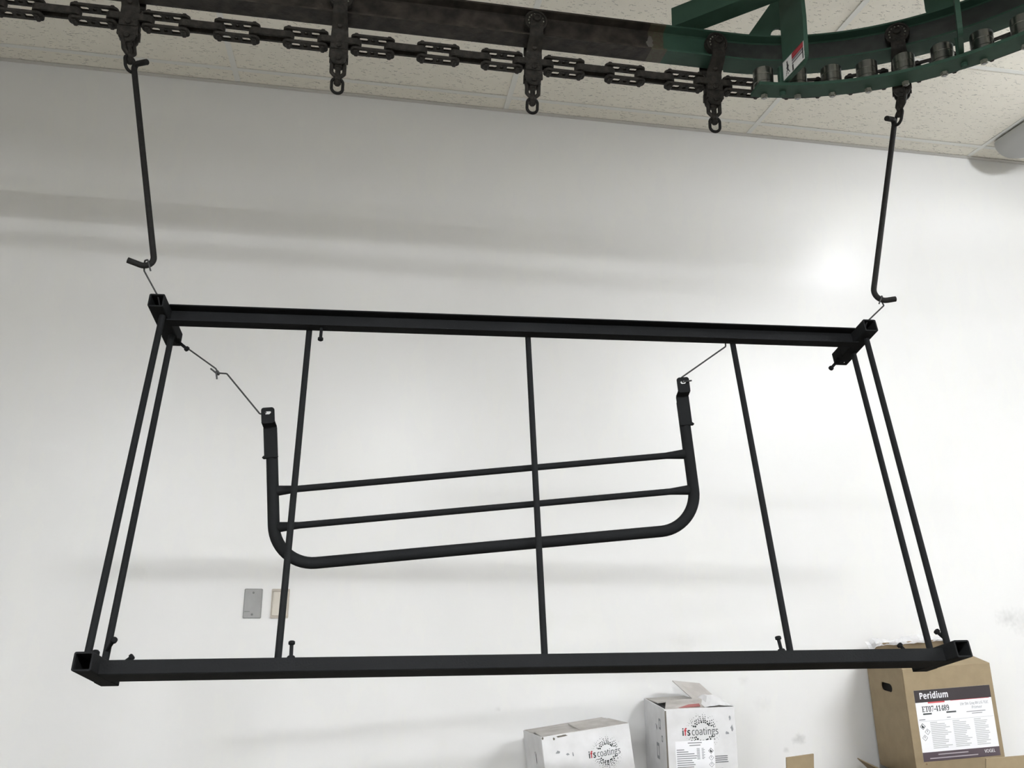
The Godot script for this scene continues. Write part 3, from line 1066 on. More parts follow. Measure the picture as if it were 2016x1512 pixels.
func bolt(parent: Node, head: Vector3, foot: Vector3, nut := true) -> void:
	var d := (head - foot).normalized()
	var y := d
	var x := y.cross(Vector3(0.3, 0.2, 1)).normalized()
	var xf := Transform3D(Basis(x, y, x.cross(y)), foot)
	var l := foot.distance_to(head)
	var b := MB.new()
	b.lathe([Vector2(0, l + 0.003), Vector2(0.0040, l + 0.003), Vector2(0.0059, l + 0.0016), Vector2(0.0059, l - 0.0028), Vector2(0.0035, l - 0.0045), Vector2(0.0034, -0.006), Vector2(0, -0.006)].map(func(p): return Vector2(p.x, p.y)), Transform3D(xf.basis * Basis.from_scale(Vector3(1, 1, 1)), xf.origin), 14)
	# the profile above runs downwards, so turn its faces outward by lathing it reversed
	b = MB.new()
	b.lathe([Vector2(0, -0.006), Vector2(0.0034, -0.006), Vector2(0.0034, l - 0.0045), Vector2(0.0059, l - 0.0028), Vector2(0.0059, l + 0.0016), Vector2(0.0040, l + 0.003), Vector2(0, l + 0.003)], xf, 14)
	var o := part("bolt", b, M.black, parent)
	if nut:
		b = MB.new()
		b.lathe([Vector2(0, -0.006), Vector2(0.0078, -0.006), Vector2(0.0072, 0.0015), Vector2(0.0055, 0.0035), Vector2(0, 0.0035)], xf, 14)
		part("welded_nut", b, M.black, o)

func steel_frame() -> void:
	var f := thing("coated_frame", "large black powder-coated rectangular steel frame with three rods, hanging from two hooks", "metal frame", frame_xf())
	var W := 0.786
	var H := 0.3604
	var s := 0.0156
	var t := 0.0030
	# four open square sockets at the corners
	for sx in [-1.0, 1.0]:
		for sy in [-1.0, 1.0]:
			var b := MB.new()
			var ring := stadium(s, s, 0.0032, Vector2.ZERO, 4)
			b.plate(ring, 0.1174, Transform3D(Basis(), Vector3(0, 0, 0.0200)), [stadium(s - t, s - t, 0.0012, Vector2.ZERO, 2)])
			# the far stretch has a bolt hole through the wall that faces the middle of the frame
			for w in [[Vector2(-s + t / 2, 0), t, 2 * s], [Vector2(s - t / 2, 0), t, 2 * s], [Vector2(0, s - t / 2), 2 * s, t]]:
				var c: Vector2 = w[0]
				b.box(Vector3(w[1], w[2], 0.0400), Vector3(c.x, c.y * sy, -0.0587), 0.0008)
			b.plate(stadium(s, 0.0200, 0.0010, Vector2.ZERO, 1), t, Transform3D(Basis(Vector3(1, 0, 0), Vector3(0, 0, -1), Vector3(0, 1, 0)), Vector3(0, (-s + t / 2) * sy, -0.0587)), [circle2(0.0046, Vector2(0.0065 * sx, 0.0085), 14)])
			part("socket_tube", b, M.black, f, Transform3D(Basis(), Vector3(W * sx, H * sy, 0)))
	var x := W - s + 0.0005
	# upper rail: channel open to the front
	var b := MB.new()
	var p := PackedVector2Array([Vector2(0.042, 0.376), Vector2(0.018, 0.376), Vector2(0.018, 0.3360), Vector2(0.042, 0.3360), Vector2(0.042, 0.3388), Vector2(0.0208, 0.3388), Vector2(0.0208, 0.3732), Vector2(0.042, 0.3732)])
	var q := Basis(Vector3(0, 0, 1), Vector3(0, 1, 0), Vector3(-1, 0, 0))
	p.reverse()
	var fix := PackedVector2Array(p)
	if Geometry2D.is_polygon_clockwise(fix):
		fix.reverse()
	b.sweep(fix, [Transform3D(q, Vector3(-x, 0, 0)), Transform3D(q, Vector3(x, 0, 0))])
	part("rail", b, M.black, f)
	# lower rail: front leg and a broad underside
	b = MB.new()
	fix = PackedVector2Array([Vector2(-0.031, -0.376), Vector2(0.0395, -0.376), Vector2(0.041, -0.3745), Vector2(0.041, -0.352), Vector2(-0.031, -0.352)])
	b.sweep(fix, [Transform3D(q, Vector3(-x, 0, 0)), Transform3D(q, Vector3(x, 0, 0))])
	part("rail", b, M.black, f)
	# three rods between the rails
	for r in [[-0.4805, -0.4803], [-0.0005, -0.0005], [0.4775, 0.4755]]:
		b = MB.new()
		b.tube(PackedVector3Array([Vector3(r[0], 0.345, 0.0116), Vector3(r[1], -0.353, 0.0116)]), 0.0064, 16)
		part("rod", b, M.black, f)
	# side rods, two on either side
	for r in [[-0.7800, -0.7925, 0.043], [-0.7795, -0.7885, -0.035], [0.7905, 0.7808, 0.043], [0.7930, 0.7865, -0.025]]:
		b = MB.new()
		b.tube(PackedVector3Array([Vector3(r[0], 0.3455, r[2]), Vector3(r[1], -0.3455, r[2])]), 0.0064, 16)
		part("side_rod", b, M.black, f)
	bolt(f, Vector3(-0.4530, 0.3085, 0.028), Vector3(-0.4530, 0.3370, 0.028), false)
	bolt(f, Vector3(-0.4590, -0.3205, 0.010), Vector3(-0.4580, -0.3470, 0.010))
	bolt(f, Vector3(0.4570, -0.3225, 0.010), Vector3(0.4590, -0.3470, 0.010))
	bolt(f, Vector3(-0.7500, 0.3267, -0.060), Vector3(-0.7720, 0.3455, -0.060))
	bolt(f, Vector3(0.7478, 0.3241, -0.060), Vector3(0.7690, 0.3445, -0.060))
	bolt(f, Vector3(-0.7695, -0.3095, -0.004), Vector3(-0.7870, -0.3215, -0.031), false)
	bolt(f, Vector3(-0.7509, -0.3282, -0.060), Vector3(-0.7700, -0.3440, -0.060))
	bolt(f, Vector3(0.7745, -0.3183, 0.030), Vector3(0.7893, -0.3340, 0.030), false)
	bolt(f, Vector3(0.7453, -0.3262, -0.060), Vector3(0.7600, -0.3440, -0.060))
	b = MB.new()
	b.lathe([Vector2(0, -0.008), Vector2(0.0075, -0.008), Vector2(0.0070, 0.006), Vector2(0.004, 0.009), Vector2(0, 0.009)], Transform3D(Basis(), Vector3(-0.7885, -0.3400, 0.020)), 14)
	part("welded_nut", b, M.black, f)

func rail_xf() -> Transform3D:
	var d := Vector3(0.9962, 0, 0.0866).normalized()
	var a := deg_to_rad(5.9)
	var x := d * cos(a) + Vector3.UP * sin(a)
	var y := -d * sin(a) + Vector3.UP * cos(a)
	return Transform3D(Basis(x, y, x.cross(y)).orthonormalized(), Vector3(0.24756, 1.55, -1.80369))

func guard_rail() -> void:
	var g := thing("guard_rail", "black U-shaped tubular rail with two thin crossbars, wired behind the big frame", "guard rail", rail_xf())
	var b := MB.new()
	var x := 0.4595
	var path := fillet(PackedVector3Array([Vector3(-0.4555, 0.165, 0), Vector3(-0.4575, -0.119, 0), Vector3(0.4615, -0.119, 0), Vector3(0.4615, 0.165, 0)]), [0.085, 0.085], 14)
	b.tube(path, 0.0125, 20)
	part("bent_tube", b, M.black, g)
	for y in [[0.0395, 0.0465], [-0.0378, -0.0340]]:
		b = MB.new()
		var pts := PackedVector3Array()
		var rad := PackedFloat32Array()
		for i in 13:
			var u: float = [0.0, 0.012, 0.022, 0.034, 0.048, 0.2, 0.5, 0.8, 0.952, 0.966, 0.978, 0.988, 1.0][i]
			pts.append(Vector3(lerpf(-0.447, 0.451, u), lerpf(y[0], y[1], u), 0))
			rad.append([0.0112, 0.0102, 0.0094, 0.0084, 0.0073, 0.0071, 0.0071, 0.0071, 0.0073, 0.0084, 0.0094, 0.0102, 0.0112][i])
		b.tube(pts, 0.0073, 14, rad)
		part("crossbar", b, M.black, g)
	for s in [-1.0, 1.0]:
		var cx: float = -0.4555 if s < 0 else 0.4605
		# flat bracket: lower leaf against the tube, a step towards the camera, then the slotted tab
		b = MB.new()
		var th := 0.004
		var lower := stadium(0.0143, 0.0335, 0.003, Vector2(cx, 0.1440), 3)
		b.plate(lower, th, Transform3D(Basis(), Vector3(0, 0, 0.0120)))
		var z0 := 0.0120
		var z1 := 0.0320
		var ya := 0.1770
		var yb := 0.1850
		b.box(Vector3(0.0286, sqrt((yb - ya) ** 2 + (z1 - z0) ** 2) + 0.002, th), Vector3(cx, (ya + yb) / 2, (z0 + z1) / 2), 0.001, Basis(Vector3.RIGHT, atan2(z1 - z0, yb - ya)))
		b.plate(stadium(0.0138, 0.0172, 0.0055, Vector2(cx, 0.1988), 4), th, Transform3D(Basis(), Vector3(0, 0, z1)), [stadium(0.0070, 0.0036, 0.0035, Vector2(cx, 0.2045), 4)])
		part("slotted_bracket", b, M.black, g)
		b = MB.new()
		b.box(Vector3(0.034, 0.0075, 0.008), Vector3(cx + 0.0025 * s, 0.1120, 0.0095), 0.003)
		part("clip", b, M.black, g)

func tie_wires() -> void:
	var f := frame_xf()
	var r := rail_xf()
	var b := MB.new()
	# upper left: round the hook, down into the open socket
	var lh := Vector3(-0.4905, 1.9985, -1.7495)
	b.tube(fillet(PackedVector3Array([lh + Vector3(0.014, -0.014, 0.006), lh + Vector3(0.006, 0.010, 0.0065), lh + Vector3(-0.001, 0.0100, 0), lh + Vector3(-0.004, 0.002, -0.0085), lh + Vector3(-0.001, -0.012, -0.003), f * Vector3(-0.7865, 0.3745, 0.072), f * Vector3(-0.7845, 0.3480, 0.030)]), [0.002, 0.002, 0.002, 0.002, 0.004], 4), 0.0017, 8)
	tag(part("tie_wire", b, M.wire, self), "short thin wire from the left rod hook into the frame corner below", "wire", "wires tying the hung parts")
	b = MB.new()
	var rh := Vector3(1.1430, 1.9995, -1.6590)
	b.tube(fillet(PackedVector3Array([rh + Vector3(-0.016, -0.010, 0.006), rh + Vector3(-0.008, 0.0095, 0.0065), rh + Vector3(-0.002, 0.0100, 0), rh + Vector3(0.001, 0.002, -0.0085), rh + Vector3(0.002, -0.010, -0.003), f * Vector3(0.7850, 0.3745, 0.072), f * Vector3(0.7835, 0.3480, 0.030)]), [0.002, 0.002, 0.002, 0.002, 0.004], 4), 0.0017, 8)
	tag(part("tie_wire", b, M.wire, self), "short thin wire from the right rod hook into the frame corner below", "wire", "wires tying the hung parts")
	# left link in two twisted lengths
	b = MB.new()
	var k := Vector3(-0.3470, 1.8010, -1.8553)
	b.tube(fillet(PackedVector3Array([f * Vector3(-0.7740, 0.3500, -0.0540), f * Vector3(-0.7680, 0.3425, -0.0600), k + Vector3(-0.003, 0.006, 0.003), k + Vector3(0.005, -0.006, 0.003), k + Vector3(0.003, -0.007, -0.003), k + Vector3(-0.015, 0.007, -0.004)]), [0.004, 0.004, 0.001, 0.003], 5), 0.0018, 8)
	tag(part("tie_wire", b, M.wire, self), "thin wire from the upper left frame corner, its end looped round another wire", "wire", "wires tying the hung parts")
	b = MB.new()
	b.tube(fillet(PackedVector3Array([k + Vector3(0.002, -0.018, 0.005), k + Vector3(-0.001, -0.001, 0.0048), k + Vector3(0.001, 0.0015, -0.001), k + Vector3(0.004, -0.0025, -0.004), Vector3(-0.3260, 1.7970, -1.8536), Vector3(-0.2470, 1.7075, -1.8365), r * Vector3(-0.4640, 0.2045, 0.0270), r * Vector3(-0.4590, 0.2045, 0.0370)]), [0.001, 0.001, 0.002, 0.006, 0.005, 0.002], 5), 0.0018, 8)
	tag(part("tie_wire", b, M.wire, self), "bent thin wire hooked into the slotted left tab of the guard rail", "wire", "wires tying the hung parts")
	b = MB.new()
	var tt := f * Vector3(0.4600, 0.3370, 0.0130)
	b.tube(fillet(PackedVector3Array([tt + Vector3(0.0, 0.012, -0.002), tt + Vector3(0.001, -0.004, -0.004), Vector3(0.6868, 1.8180, -1.7600), r * Vector3(0.4600, 0.2120, 0.0260), r * Vector3(0.4600, 0.2050, 0.0300), r * Vector3(0.4660, 0.2050, 0.0385), r * Vector3(0.4790, 0.2065, 0.0360)]), [0.003, 0.004, 0.003, 0.003, 0.002], 5), 0.0018, 8)
	tag(part("tie_wire", b, M.wire, self), "thin wire from the upper rail to the slotted right tab of the guard rail", "wire", "wires tying the hung parts")


# ---------------------------------------------------------------- boxes along the wall
func lettering(parent: Node, text: String, size: float, at: Vector3, m: Material, wide := 1.0, serif := false, weight := 400) -> void:
	var fnt := SystemFont.new()
	fnt.font_names = PackedStringArray(["Droid Serif" if serif else "Droid Sans"])
	fnt.font_weight = weight
	var tm := TextMesh.new()
	tm.text = text
	tm.font = fnt
	tm.font_size = 64
	tm.pixel_size = size / 64.0
	tm.depth = 0.0006
	tm.horizontal_alignment = HORIZONTAL_ALIGNMENT_LEFT
	tm.vertical_alignment = VERTICAL_ALIGNMENT_CENTER
	tm.material = m
	var o := show_mesh("lettering", tm, parent, Transform3D(Basis.from_scale(Vector3(wide, 1, 1)), at))
	var bb := tm.get_aabb()
	o.position.x -= bb.position.x * wide

func text_width(text: String, size: float, serif := false, weight := 400) -> float:
	var fnt := SystemFont.new()
	fnt.font_names = PackedStringArray(["Droid Serif" if serif else "Droid Sans"])
	fnt.font_weight = weight
	var tm := TextMesh.new()
	tm.text = text
	tm.font = fnt
	tm.font_size = 64
	tm.pixel_size = size / 64.0
	return tm.get_aabb().size.x

func logo(parent: Node, c: Vector2, w: float, z: float, full: bool) -> void:
	# burst of dots over and under the two words
	var b := MB.new()
	var r := RandomNumberGenerator.new()
	r.seed = 31
	for half in 2:
		for ring in 6:
			var rad := w * (0.235 + 0.047 * ring)
			var n := 12 + 2 * ring
			for i in n:
				var a := PI * (i + 0.5 + r.randf_range(-0.3, 0.3)) / n
				if r.randf() < ring * 0.10 or sin(a) * rad < w * 0.10:
					continue
				var dr := w * (0.027 - 0.0041 * ring) * r.randf_range(0.7, 1.05)
				var p := Vector2(cos(a), sin(a)) * rad
				if half == 1:
					p.y = -p.y
					if not full and (p.y < -w * 0.24 and p.x < w * 0.25):
						continue
				b.plate(circle2(dr, c + p + Vector2(w * 0.06, 0), 8), 0.0005, Transform3D(Basis(), Vector3(0, 0, z)))
	var o := part("logo_dots", b, M.ink, parent)
	o.set_meta("kind", "stuff")
	var size := w * 0.245
	var x := c.x - w / 2
	var wi := text_width("i", size, false, 700)
	var wf := text_width("f", size, false, 700)
	var ws := text_width("s", size, false, 700)
	var wc := text_width("coatings", size)
	var k: float = w / (wi + wf + ws + wc + w * 0.10)
	lettering(parent, "i", size, Vector3(x, c.y, z), M.ink, k, false, 700)
	x += (wi + w * 0.016) * k
	lettering(parent, "f", size, Vector3(x, c.y, z), M.inkred, k, false, 700)
	x += (wf + w * 0.014) * k
	lettering(parent, "s", size, Vector3(x, c.y - 0.0, z), M.ink, k, false, 700)
	x += (ws + w * 0.055) * k
	lettering(parent, "coatings", size, Vector3(x, c.y, z), M.inklight, k)

func carton(called: String, label: String, category: String, ftl: Vector3, yaw: float, roll: float, w: float, d: float, h: float, mt: Material, hole: Vector2, hole_size: Vector2, lid: bool, pitch := 0.0) -> Node3D:
	# origin at the front top left corner; x to the right, y up, z towards the camera
	var r0 := Vector3(cos(yaw), 0, -sin(yaw))
	var x := r0 * cos(roll) + Vector3.UP * sin(roll)
	var y := -r0 * sin(roll) + Vector3.UP * cos(roll)
	var o := thing(called, label, category, Transform3D(Basis(x, y, x.cross(y)).orthonormalized() * Basis(Vector3.RIGHT, -pitch), ftl))
	var th := 0.005
	var b := MB.new()
	b.box(Vector3(w, h, th), Vector3(w / 2, -h / 2, -th / 2), 0.0015)
	var front := part("front_panel", b, mt, o)
	b = MB.new()
	b.box(Vector3(w, h, th), Vector3(w / 2, -h / 2, -d + th / 2), 0.0015)
	part("back_panel", b, mt, o)
	# sides; the left one has a hand hole
	b = MB.new()
	b.plate(PackedVector2Array([Vector2(-d + th, -h), Vector2(-th, -h), Vector2(-th, 0), Vector2(-d + th, 0)]), th, Transform3D(Basis(Vector3(0, 0, 1), Vector3(0, 1, 0), Vector3(-1, 0, 0)), Vector3(th / 2, 0, 0)), [stadium(hole_size.x, hole_size.y, minf(hole_size.x, hole_size.y) * 0.98, hole, 5)])
	part("side_panel", b, mt, o)
	b = MB.new()
	b.box(Vector3(th, h, d - 2 * th), Vector3(w - th / 2, -h / 2, -d / 2), 0.001)
	part("side_panel", b, mt, o)
	b = MB.new()
	b.box(Vector3(w - 2 * th, th, d - 2 * th), Vector3(w / 2, -h + th / 2, -d / 2))
	part("bottom_panel", b, M.kraftin, o)
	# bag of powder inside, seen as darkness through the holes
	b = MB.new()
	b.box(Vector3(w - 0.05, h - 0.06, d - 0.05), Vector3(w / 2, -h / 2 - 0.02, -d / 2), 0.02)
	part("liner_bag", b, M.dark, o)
	if lid:
		for s in 2:
			b = MB.new()
			b.box(Vector3(w, 0.004, d / 2 - 0.001), Vector3(w / 2, 0.002, -d * (0.25 + 0.5 * s)), 0.001)
			part("top_flap", b, mt, o)
	return o

func flap(o: Node3D, pts: Array, th: float, m: Material, called := "top_flap", label := "") -> void:
	# a sheet through four corner points, with thickness
	var b := MB.new()
	var a: Vector3 = pts[0]
	var n0: Vector3 = (Vector3(pts[1]) - a).cross(Vector3(pts[3]) - a).normalized() * th
	var q := pts.map(func(p): return p - n0)
	b.quad(pts[0], pts[1], pts[2], pts[3])
	b.quad(q[3], q[2], q[1], q[0])
	for i in 4:
		var j := (i + 1) % 4
		b.quad(q[i], q[j], pts[j], pts[i])
	part(called, b, m, o, Transform3D(), label)

func smudges(o: Node3D, list: Array, z: float, m: Material, called := "scuff") -> void:
	for s in list:
		var b := MB.new()
		var poly := PackedVector2Array()
		for i in 14:
			var a := TAU * i / 14
			poly.append(Vector2(s[0], s[1]) + Vector2(cos(a) * float(s[2]), sin(a) * float(s[3])) * rng.randf_range(0.6, 1.15))
		b.plate(poly, 0.0006, Transform3D(Basis(), Vector3(0, 0, z)))
		part(called, b, m, o)

func small_print(o: Node, rows: Array, m: Material, z: float) -> void:
	# unreadable fine print: one grey bar for each line; rows are [x, y, width, height]
	var b := MB.new()
	for r in rows:
		b.box(Vector3(r[2], r[3], 0.0004), Vector3(float(r[0]) + float(r[2]) / 2, r[1], z))
	var p := part("fine_print", b, m, o)
	p.set_meta("kind", "stuff")

func diamonds(o: Node, spots: Array, s: float, z: float) -> void:
	for k in spots.size():
		var c: Vector2 = spots[k]
		var b := MB.new()
		b.plate(PackedVector2Array([c + Vector2(s, 0), c + Vector2(0, s), c + Vector2(-s, 0), c + Vector2(0, -s)]), 0.0004, Transform3D(Basis(), Vector3(0, 0, z)), [PackedVector2Array([c + Vector2(s * 0.8, 0), c + Vector2(0, s * 0.8), c + Vector2(-s * 0.8, 0), c + Vector2(0, -s * 0.8)])])
		if k == 0:
			b.plate(PackedVector2Array([c + Vector2(-0.4 * s, 0.1 * s), c + Vector2(-0.1 * s, 0.5 * s), c + Vector2(0.1 * s, 0.1 * s), c + Vector2(0.5 * s, -0.1 * s), c + Vector2(0.2 * s, -0.5 * s), c + Vector2(-0.3 * s, -0.45 * s)]), 0.0004, Transform3D(Basis(), Vector3(0, 0, z)))
		else:
			b.plate(PackedVector2Array([c + Vector2(-0.12 * s, 0.5 * s), c + Vector2(-0.12 * s, -0.1 * s), c + Vector2(0.12 * s, -0.1 * s), c + Vector2(0.12 * s, 0.5 * s)]), 0.0004, Transform3D(Basis(), Vector3(0, 0, z)))
		part("hazard_mark", b, M.ink if k == 0 else M.inkgrey, o)

func pallet(x: float, z: float, w: float, d: float, label: String) -> void:
	var o := thing("wood_pallet", label, "pallet", Transform3D(Basis(), Vector3(x, 0, z)), "pallets along the wall")
	for i in 5:
		var b := MB.new()
		b.box(Vector3(w, 0.018, d / 6.5), Vector3(0, 0.111, -d / 2 + d / 13 + (d - d / 6.5) * i / 4), 0.002)
		part("deck_board", b, M.wood, o)
	for i in 3:
		var b := MB.new()
		b.box(Vector3(0.06, 0.102, d), Vector3((w / 2 - 0.03) * (i - 1), 0.051, 0), 0.003)
		part("stringer", b, M.wood, o)

func boxes() -> void:
	# white box on the left, leaning
	var w1 := carton("white_box", "dirty white cardboard box with dotted round logo, lower and left of two", "box", Vector3(0.660, 0.7685, -3.200), 0.10, 0.105, 0.352, 0.25, 0.37, M.whitebox, Vector2(-0.105, -0.085), Vector2(0.012, 0.024), false, 0.085)
	flap(w1, [Vector3(0.004, 0.001, -0.003), Vector3(0.17, 0.003, -0.003), Vector3(0.165, 0.008, -0.12), Vector3(0.01, 0.006, -0.12)], 0.004, M.whitedirty)
	flap(w1, [Vector3(0.155, 0.004, -0.004), Vector3(0.349, 0.002, -0.003), Vector3(0.32, 0.012, -0.125), Vector3(0.150, 0.016, -0.125)], 0.004, M.whitedirty)
	flap(w1, [Vector3(0.004, 0.002, -0.13), Vector3(0.32, 0.008, -0.12), Vector3(0.335, 0.003, -0.248), Vector3(0.004, 0.001, -0.248)], 0.004, M.whitedirty)
	logo(w1, Vector2(0.2400, -0.088), 0.128, 0.0004, true)
	smudges(w1, [[0.058, -0.060, 0.010, 0.006], [0.094, -0.072, 0.007, 0.004], [0.115, -0.075, 0.003, 0.008]], 0.0004, M.inkgrey)
	smudges(w1, [[0.048, -0.012, 0.004, 0.005], [0.080, -0.007, 0.026, 0.004], [0.005, -0.005, 0.004, 0.005]], 0.0004, M.edge, "torn_edge")
	var b := MB.new()
	b.plate(PackedVector2Array([Vector2(0.19, -0.30), Vector2(0.30, -0.30), Vector2(0.30, -0.168), Vector2(0.19, -0.168)]), 0.0005, Transform3D(Basis(), Vector3(0, 0, 0.0004)), [PackedVector2Array([Vector2(0.1925, -0.2975), Vector2(0.2975, -0.2975), Vector2(0.2975, -0.1705), Vector2(0.1925, -0.1705)])])
	part("printed_border", b, M.inklight, w1)
	# white box on the right, torn open
	var w2 := carton("white_box", "taller torn white cardboard box with label under its dotted logo, right of two", "box", Vector3(1.1565, 0.8496, -3.250), -0.03, 0.030, 0.284, 0.275, 0.38, M.whitebox, Vector2(-0.120, -0.085), Vector2(0.012, 0.014), false)
	flap(w2, [Vector3(0.003, 0.000, -0.002), Vector3(0.275, -0.004, -0.004), Vector3(0.235, 0.022, -0.115), Vector3(0.045, 0.010, -0.118)], 0.004, M.whitedirty)
	flap(w2, [Vector3(0.004, 0.000, -0.273), Vector3(0.015, 0.004, -0.14), Vector3(0.165, 0.012, -0.15), Vector3(0.175, 0.004, -0.273)], 0.004, M.whitedirty)
	flap(w2, [Vector3(0.165, 0.010, -0.125), Vector3(0.262, 0.010, -0.120), Vector3(0.225, 0.060, -0.215), Vector3(0.105, 0.076, -0.205)], 0.004, M.whitedirty)
	flap(w2, [Vector3(0.06, 0.002, -0.012), Vector3(0.15, 0.006, -0.012), Vector3(0.155, 0.010, -0.040), Vector3(0.11, 0.009, -0.035)], 0.002, M.redbag, "powder_bag", "red plastic bag inside")
	# crumpled corner of the lid
	b = MB.new()
	var gx := 7
	var gz := 6
	var grid := []
	for i in gx:
		for j in gz:
			var u := float(i) / (gx - 1)
			var v := float(j) / (gz - 1)
			grid.append(Vector3(lerpf(0.165, 0.284, u), 0.004 + sin(u * PI) * sin(v * PI) * 0.028 + rng.randf_range(-0.004, 0.004), lerpf(-0.002, -0.20, v)))
	for i in gx - 1:
		for j in gz - 1:
			b.quad(grid[i * gz + j], grid[(i + 1) * gz + j], grid[(i + 1) * gz + j + 1], grid[i * gz + j + 1])
	part("crumpled_flap", b, M.whitebox, w2)
	logo(w2, Vector2(0.1400, -0.086), 0.146, 0.0004, false)
	smudges(w2, [[0.247, -0.096, 0.008, 0.006], [0.268, -0.078, 0.006, 0.012], [0.262, -0.040, 0.004, 0.010]], 0.0004, M.inkgrey)
	b = MB.new()
	b.box(Vector3(0.006, 0.37, 0.0012), Vector3(0.0030, -0.19, 0.0002))
	part("worn_edge", b, M.edge, w2)
	b = MB.new()
	b.box(Vector3(0.155, 0.130, 0.0006), Vector3(0.113, -0.183, 0.0004))
	var lab := part("paper_label", b, M.inkwhite, w2, Transform3D(), "white paper label of fine print")
	var rows := []
	for i in 9:
		rows.append([0.040, -0.149 - 0.0078 * i, [0.030, 0.046, 0.070, 0.080, 0.078, 0.060, 0.066, 0.072, 0.066][i], 0.0036])
	for i in 9:
		rows.append([0.120, -0.147 - 0.0046 * i, 0.012, 0.0024])
		rows.append([0.140, -0.147 - 0.0046 * i, 0.012 if i % 2 else 0.008, 0.0022])
	small_print(lab, rows, M.inkgrey, 0.0009)
	small_print(lab, [[0.086, -0.1255, 0.056, 0.0036], [0.092, -0.1345, 0.044, 0.0034]], M.inkgrey, 0.0009)
	diamonds(lab, [Vector2(0.1770, -0.157), Vector2(0.1770, -0.182), Vector2(0.1770, -0.206)], 0.0105, 0.0009)
	small_print(w2, [[0.193, -0.178, 0.050, 0.0026], [0.193, -0.185, 0.050, 0.0026], [0.193, -0.192, 0.049, 0.0026], [0.193, -0.199, 0.052, 0.0026]], M.inklight, 0.0004)
	small_print(w2, [[0.192, -0.223, 0.030, 0.0040]], M.ink, 0.0004)
	# marks on its left side
	for m in [[-0.07, -0.065, 0.012, 0.020], [-0.105, -0.17, 0.016, 0.03], [-0.045, -0.115, 0.008, 0.012]]:
		b = MB.new()
		b.plate(stadium(m[2], m[3], 0.004, Vector2(m[0], m[1]), 3), 0.0006, Transform3D(Basis(Vector3(0, 0, 1), Vector3(0, 1, 0), Vector3(-1, 0, 0)), Vector3(-0.0003, 0, 0)), [stadium(float(m[2]) * 0.6, float(m[3]) * 0.6, 0.002, Vector2(m[0], m[1]), 3)])
		part("side_mark", b, M.inkgrey, w2)
	# brown box with the big label
	var br := carton("brown_box", "brown cardboard box with a large dark-banded label, open plastic liner on top", "box", Vector3(2.1468, 0.9964, -3.2000), -0.0636, 0.0688, 0.3814, 0.28, 0.42, M.kraft, Vector2(-0.140, -0.088), Vector2(0.044, 0.017), false)
	flap(br, [Vector3(0.002, 0.000, -0.002), Vector3(0.379, 0.000, -0.002), Vector3(0.335, 0.040, -0.118), Vector3(0.035, 0.024, -0.125)], 0.004, M.kraft)
	flap(br, [Vector3(0.003, 0.000, -0.276), Vector3(0.378, 0.000, -0.276), Vector3(0.374, 0.070, -0.245), Vector3(0.020, 0.074, -0.245)], 0.004, M.kraftin)
	flap(br, [Vector3(0.003, 0.000, -0.27), Vector3(0.003, 0.000, -0.01), Vector3(0.030, 0.022, -0.06), Vector3(0.030, 0.030, -0.24)], 0.004, M.kraftin)
	# plastic liner folded over the back flap
	b = MB.new()
	var lin := []
	for i in 29:
		var u := i / 28.0
		for j in 4:
			var v := j / 3.0
			lin.append(Vector3(lerpf(0.000, 0.385, u), 0.066 + v * (0.024 + 0.007 * sin(u * 11.0 + 1.0) * v) - (0.014 if u < 0.06 or u > 0.95 else 0.0) + rng.randf_range(-0.0022, 0.0022), -0.236 + 0.012 * sin(u * 23.0) - 0.03 * v * v + rng.randf_range(-0.005, 0.005)))
	for i in 28:
		for j in 3:
			b.quad(lin[i * 4 + j], lin[(i + 1) * 4 + j], lin[(i + 1) * 4 + j + 1], lin[i * 4 + j + 1])
	part("plastic_liner", b, M.plastic, br, Transform3D(), "crinkled clear plastic liner")
	# label
	b = MB.new()
	var lx := 0.035
	var lw := 0.328
	var lt := -0.085
	var lh := 0.268
	b.box(Vector3(lw, lh, 0.0006), Vector3(lx + lw / 2, lt - lh / 2, 0.0004))
	var pl := part("paper_label", b, M.inkwhite, br, Transform3D(), "white label with dark purple-grey bands")
	var band := mat(Color(0.235, 0.215, 0.225), 0.35)
	var band2 := mat(Color(0.34, 0.30, 0.325), 0.4)
	b = MB.new()
	b.box(Vector3(lw, 0.047, 0.0006), Vector3(lx + lw / 2, lt - 0.0235, 0.0010))
	part("print_band", b, band, pl)
	b = MB.new()
	b.box(Vector3(lw, 0.034, 0.0006), Vector3(lx + lw / 2, lt - lh + 0.017, 0.0010))
	part("print_band", b, band2, pl)
	b = MB.new()
	b.box(Vector3(0.072, 0.006, 0.0005), Vector3(lx + 0.089, lt - 0.0495, 0.0010), 0.0002)
	part("red_mark", b, mat(Color(0.78, 0.33, 0.35), 0.6), pl)
	b = MB.new()
	b.box(Vector3(lw - 0.160, 0.0016, 0.0005), Vector3(lx + 0.160 + (lw - 0.18) / 2, lt - 0.0475, 0.0012))
	part("red_mark", b, M.inkred, pl)
	var z := 0.0014
	lettering(pl, "Peridium", 0.034, Vector3(lx + 0.022, lt - 0.0225, z), M.inkwhite, 0.121 / text_width("Peridium", 0.034, false, 900), false, 900)
	lettering(pl, "ET07-41489", 0.030, Vector3(lx + 0.024, lt - 0.0735, 0.0009), M.ink, 0.116 / text_width("ET07-41489", 0.030, true, 700), true, 700)
	lettering(pl, "Lite Slm Gray RH L/G TGIC", 0.0150, Vector3(lx + 0.190, lt - 0.0640, 0.0009), M.inkgrey, 0.122 / text_width("Lite Slm Gray RH L/G TGIC", 0.0150))
	lettering(pl, "Primer", 0.0150, Vector3(lx + 0.238, lt - 0.0800, 0.0009), M.inkgrey)
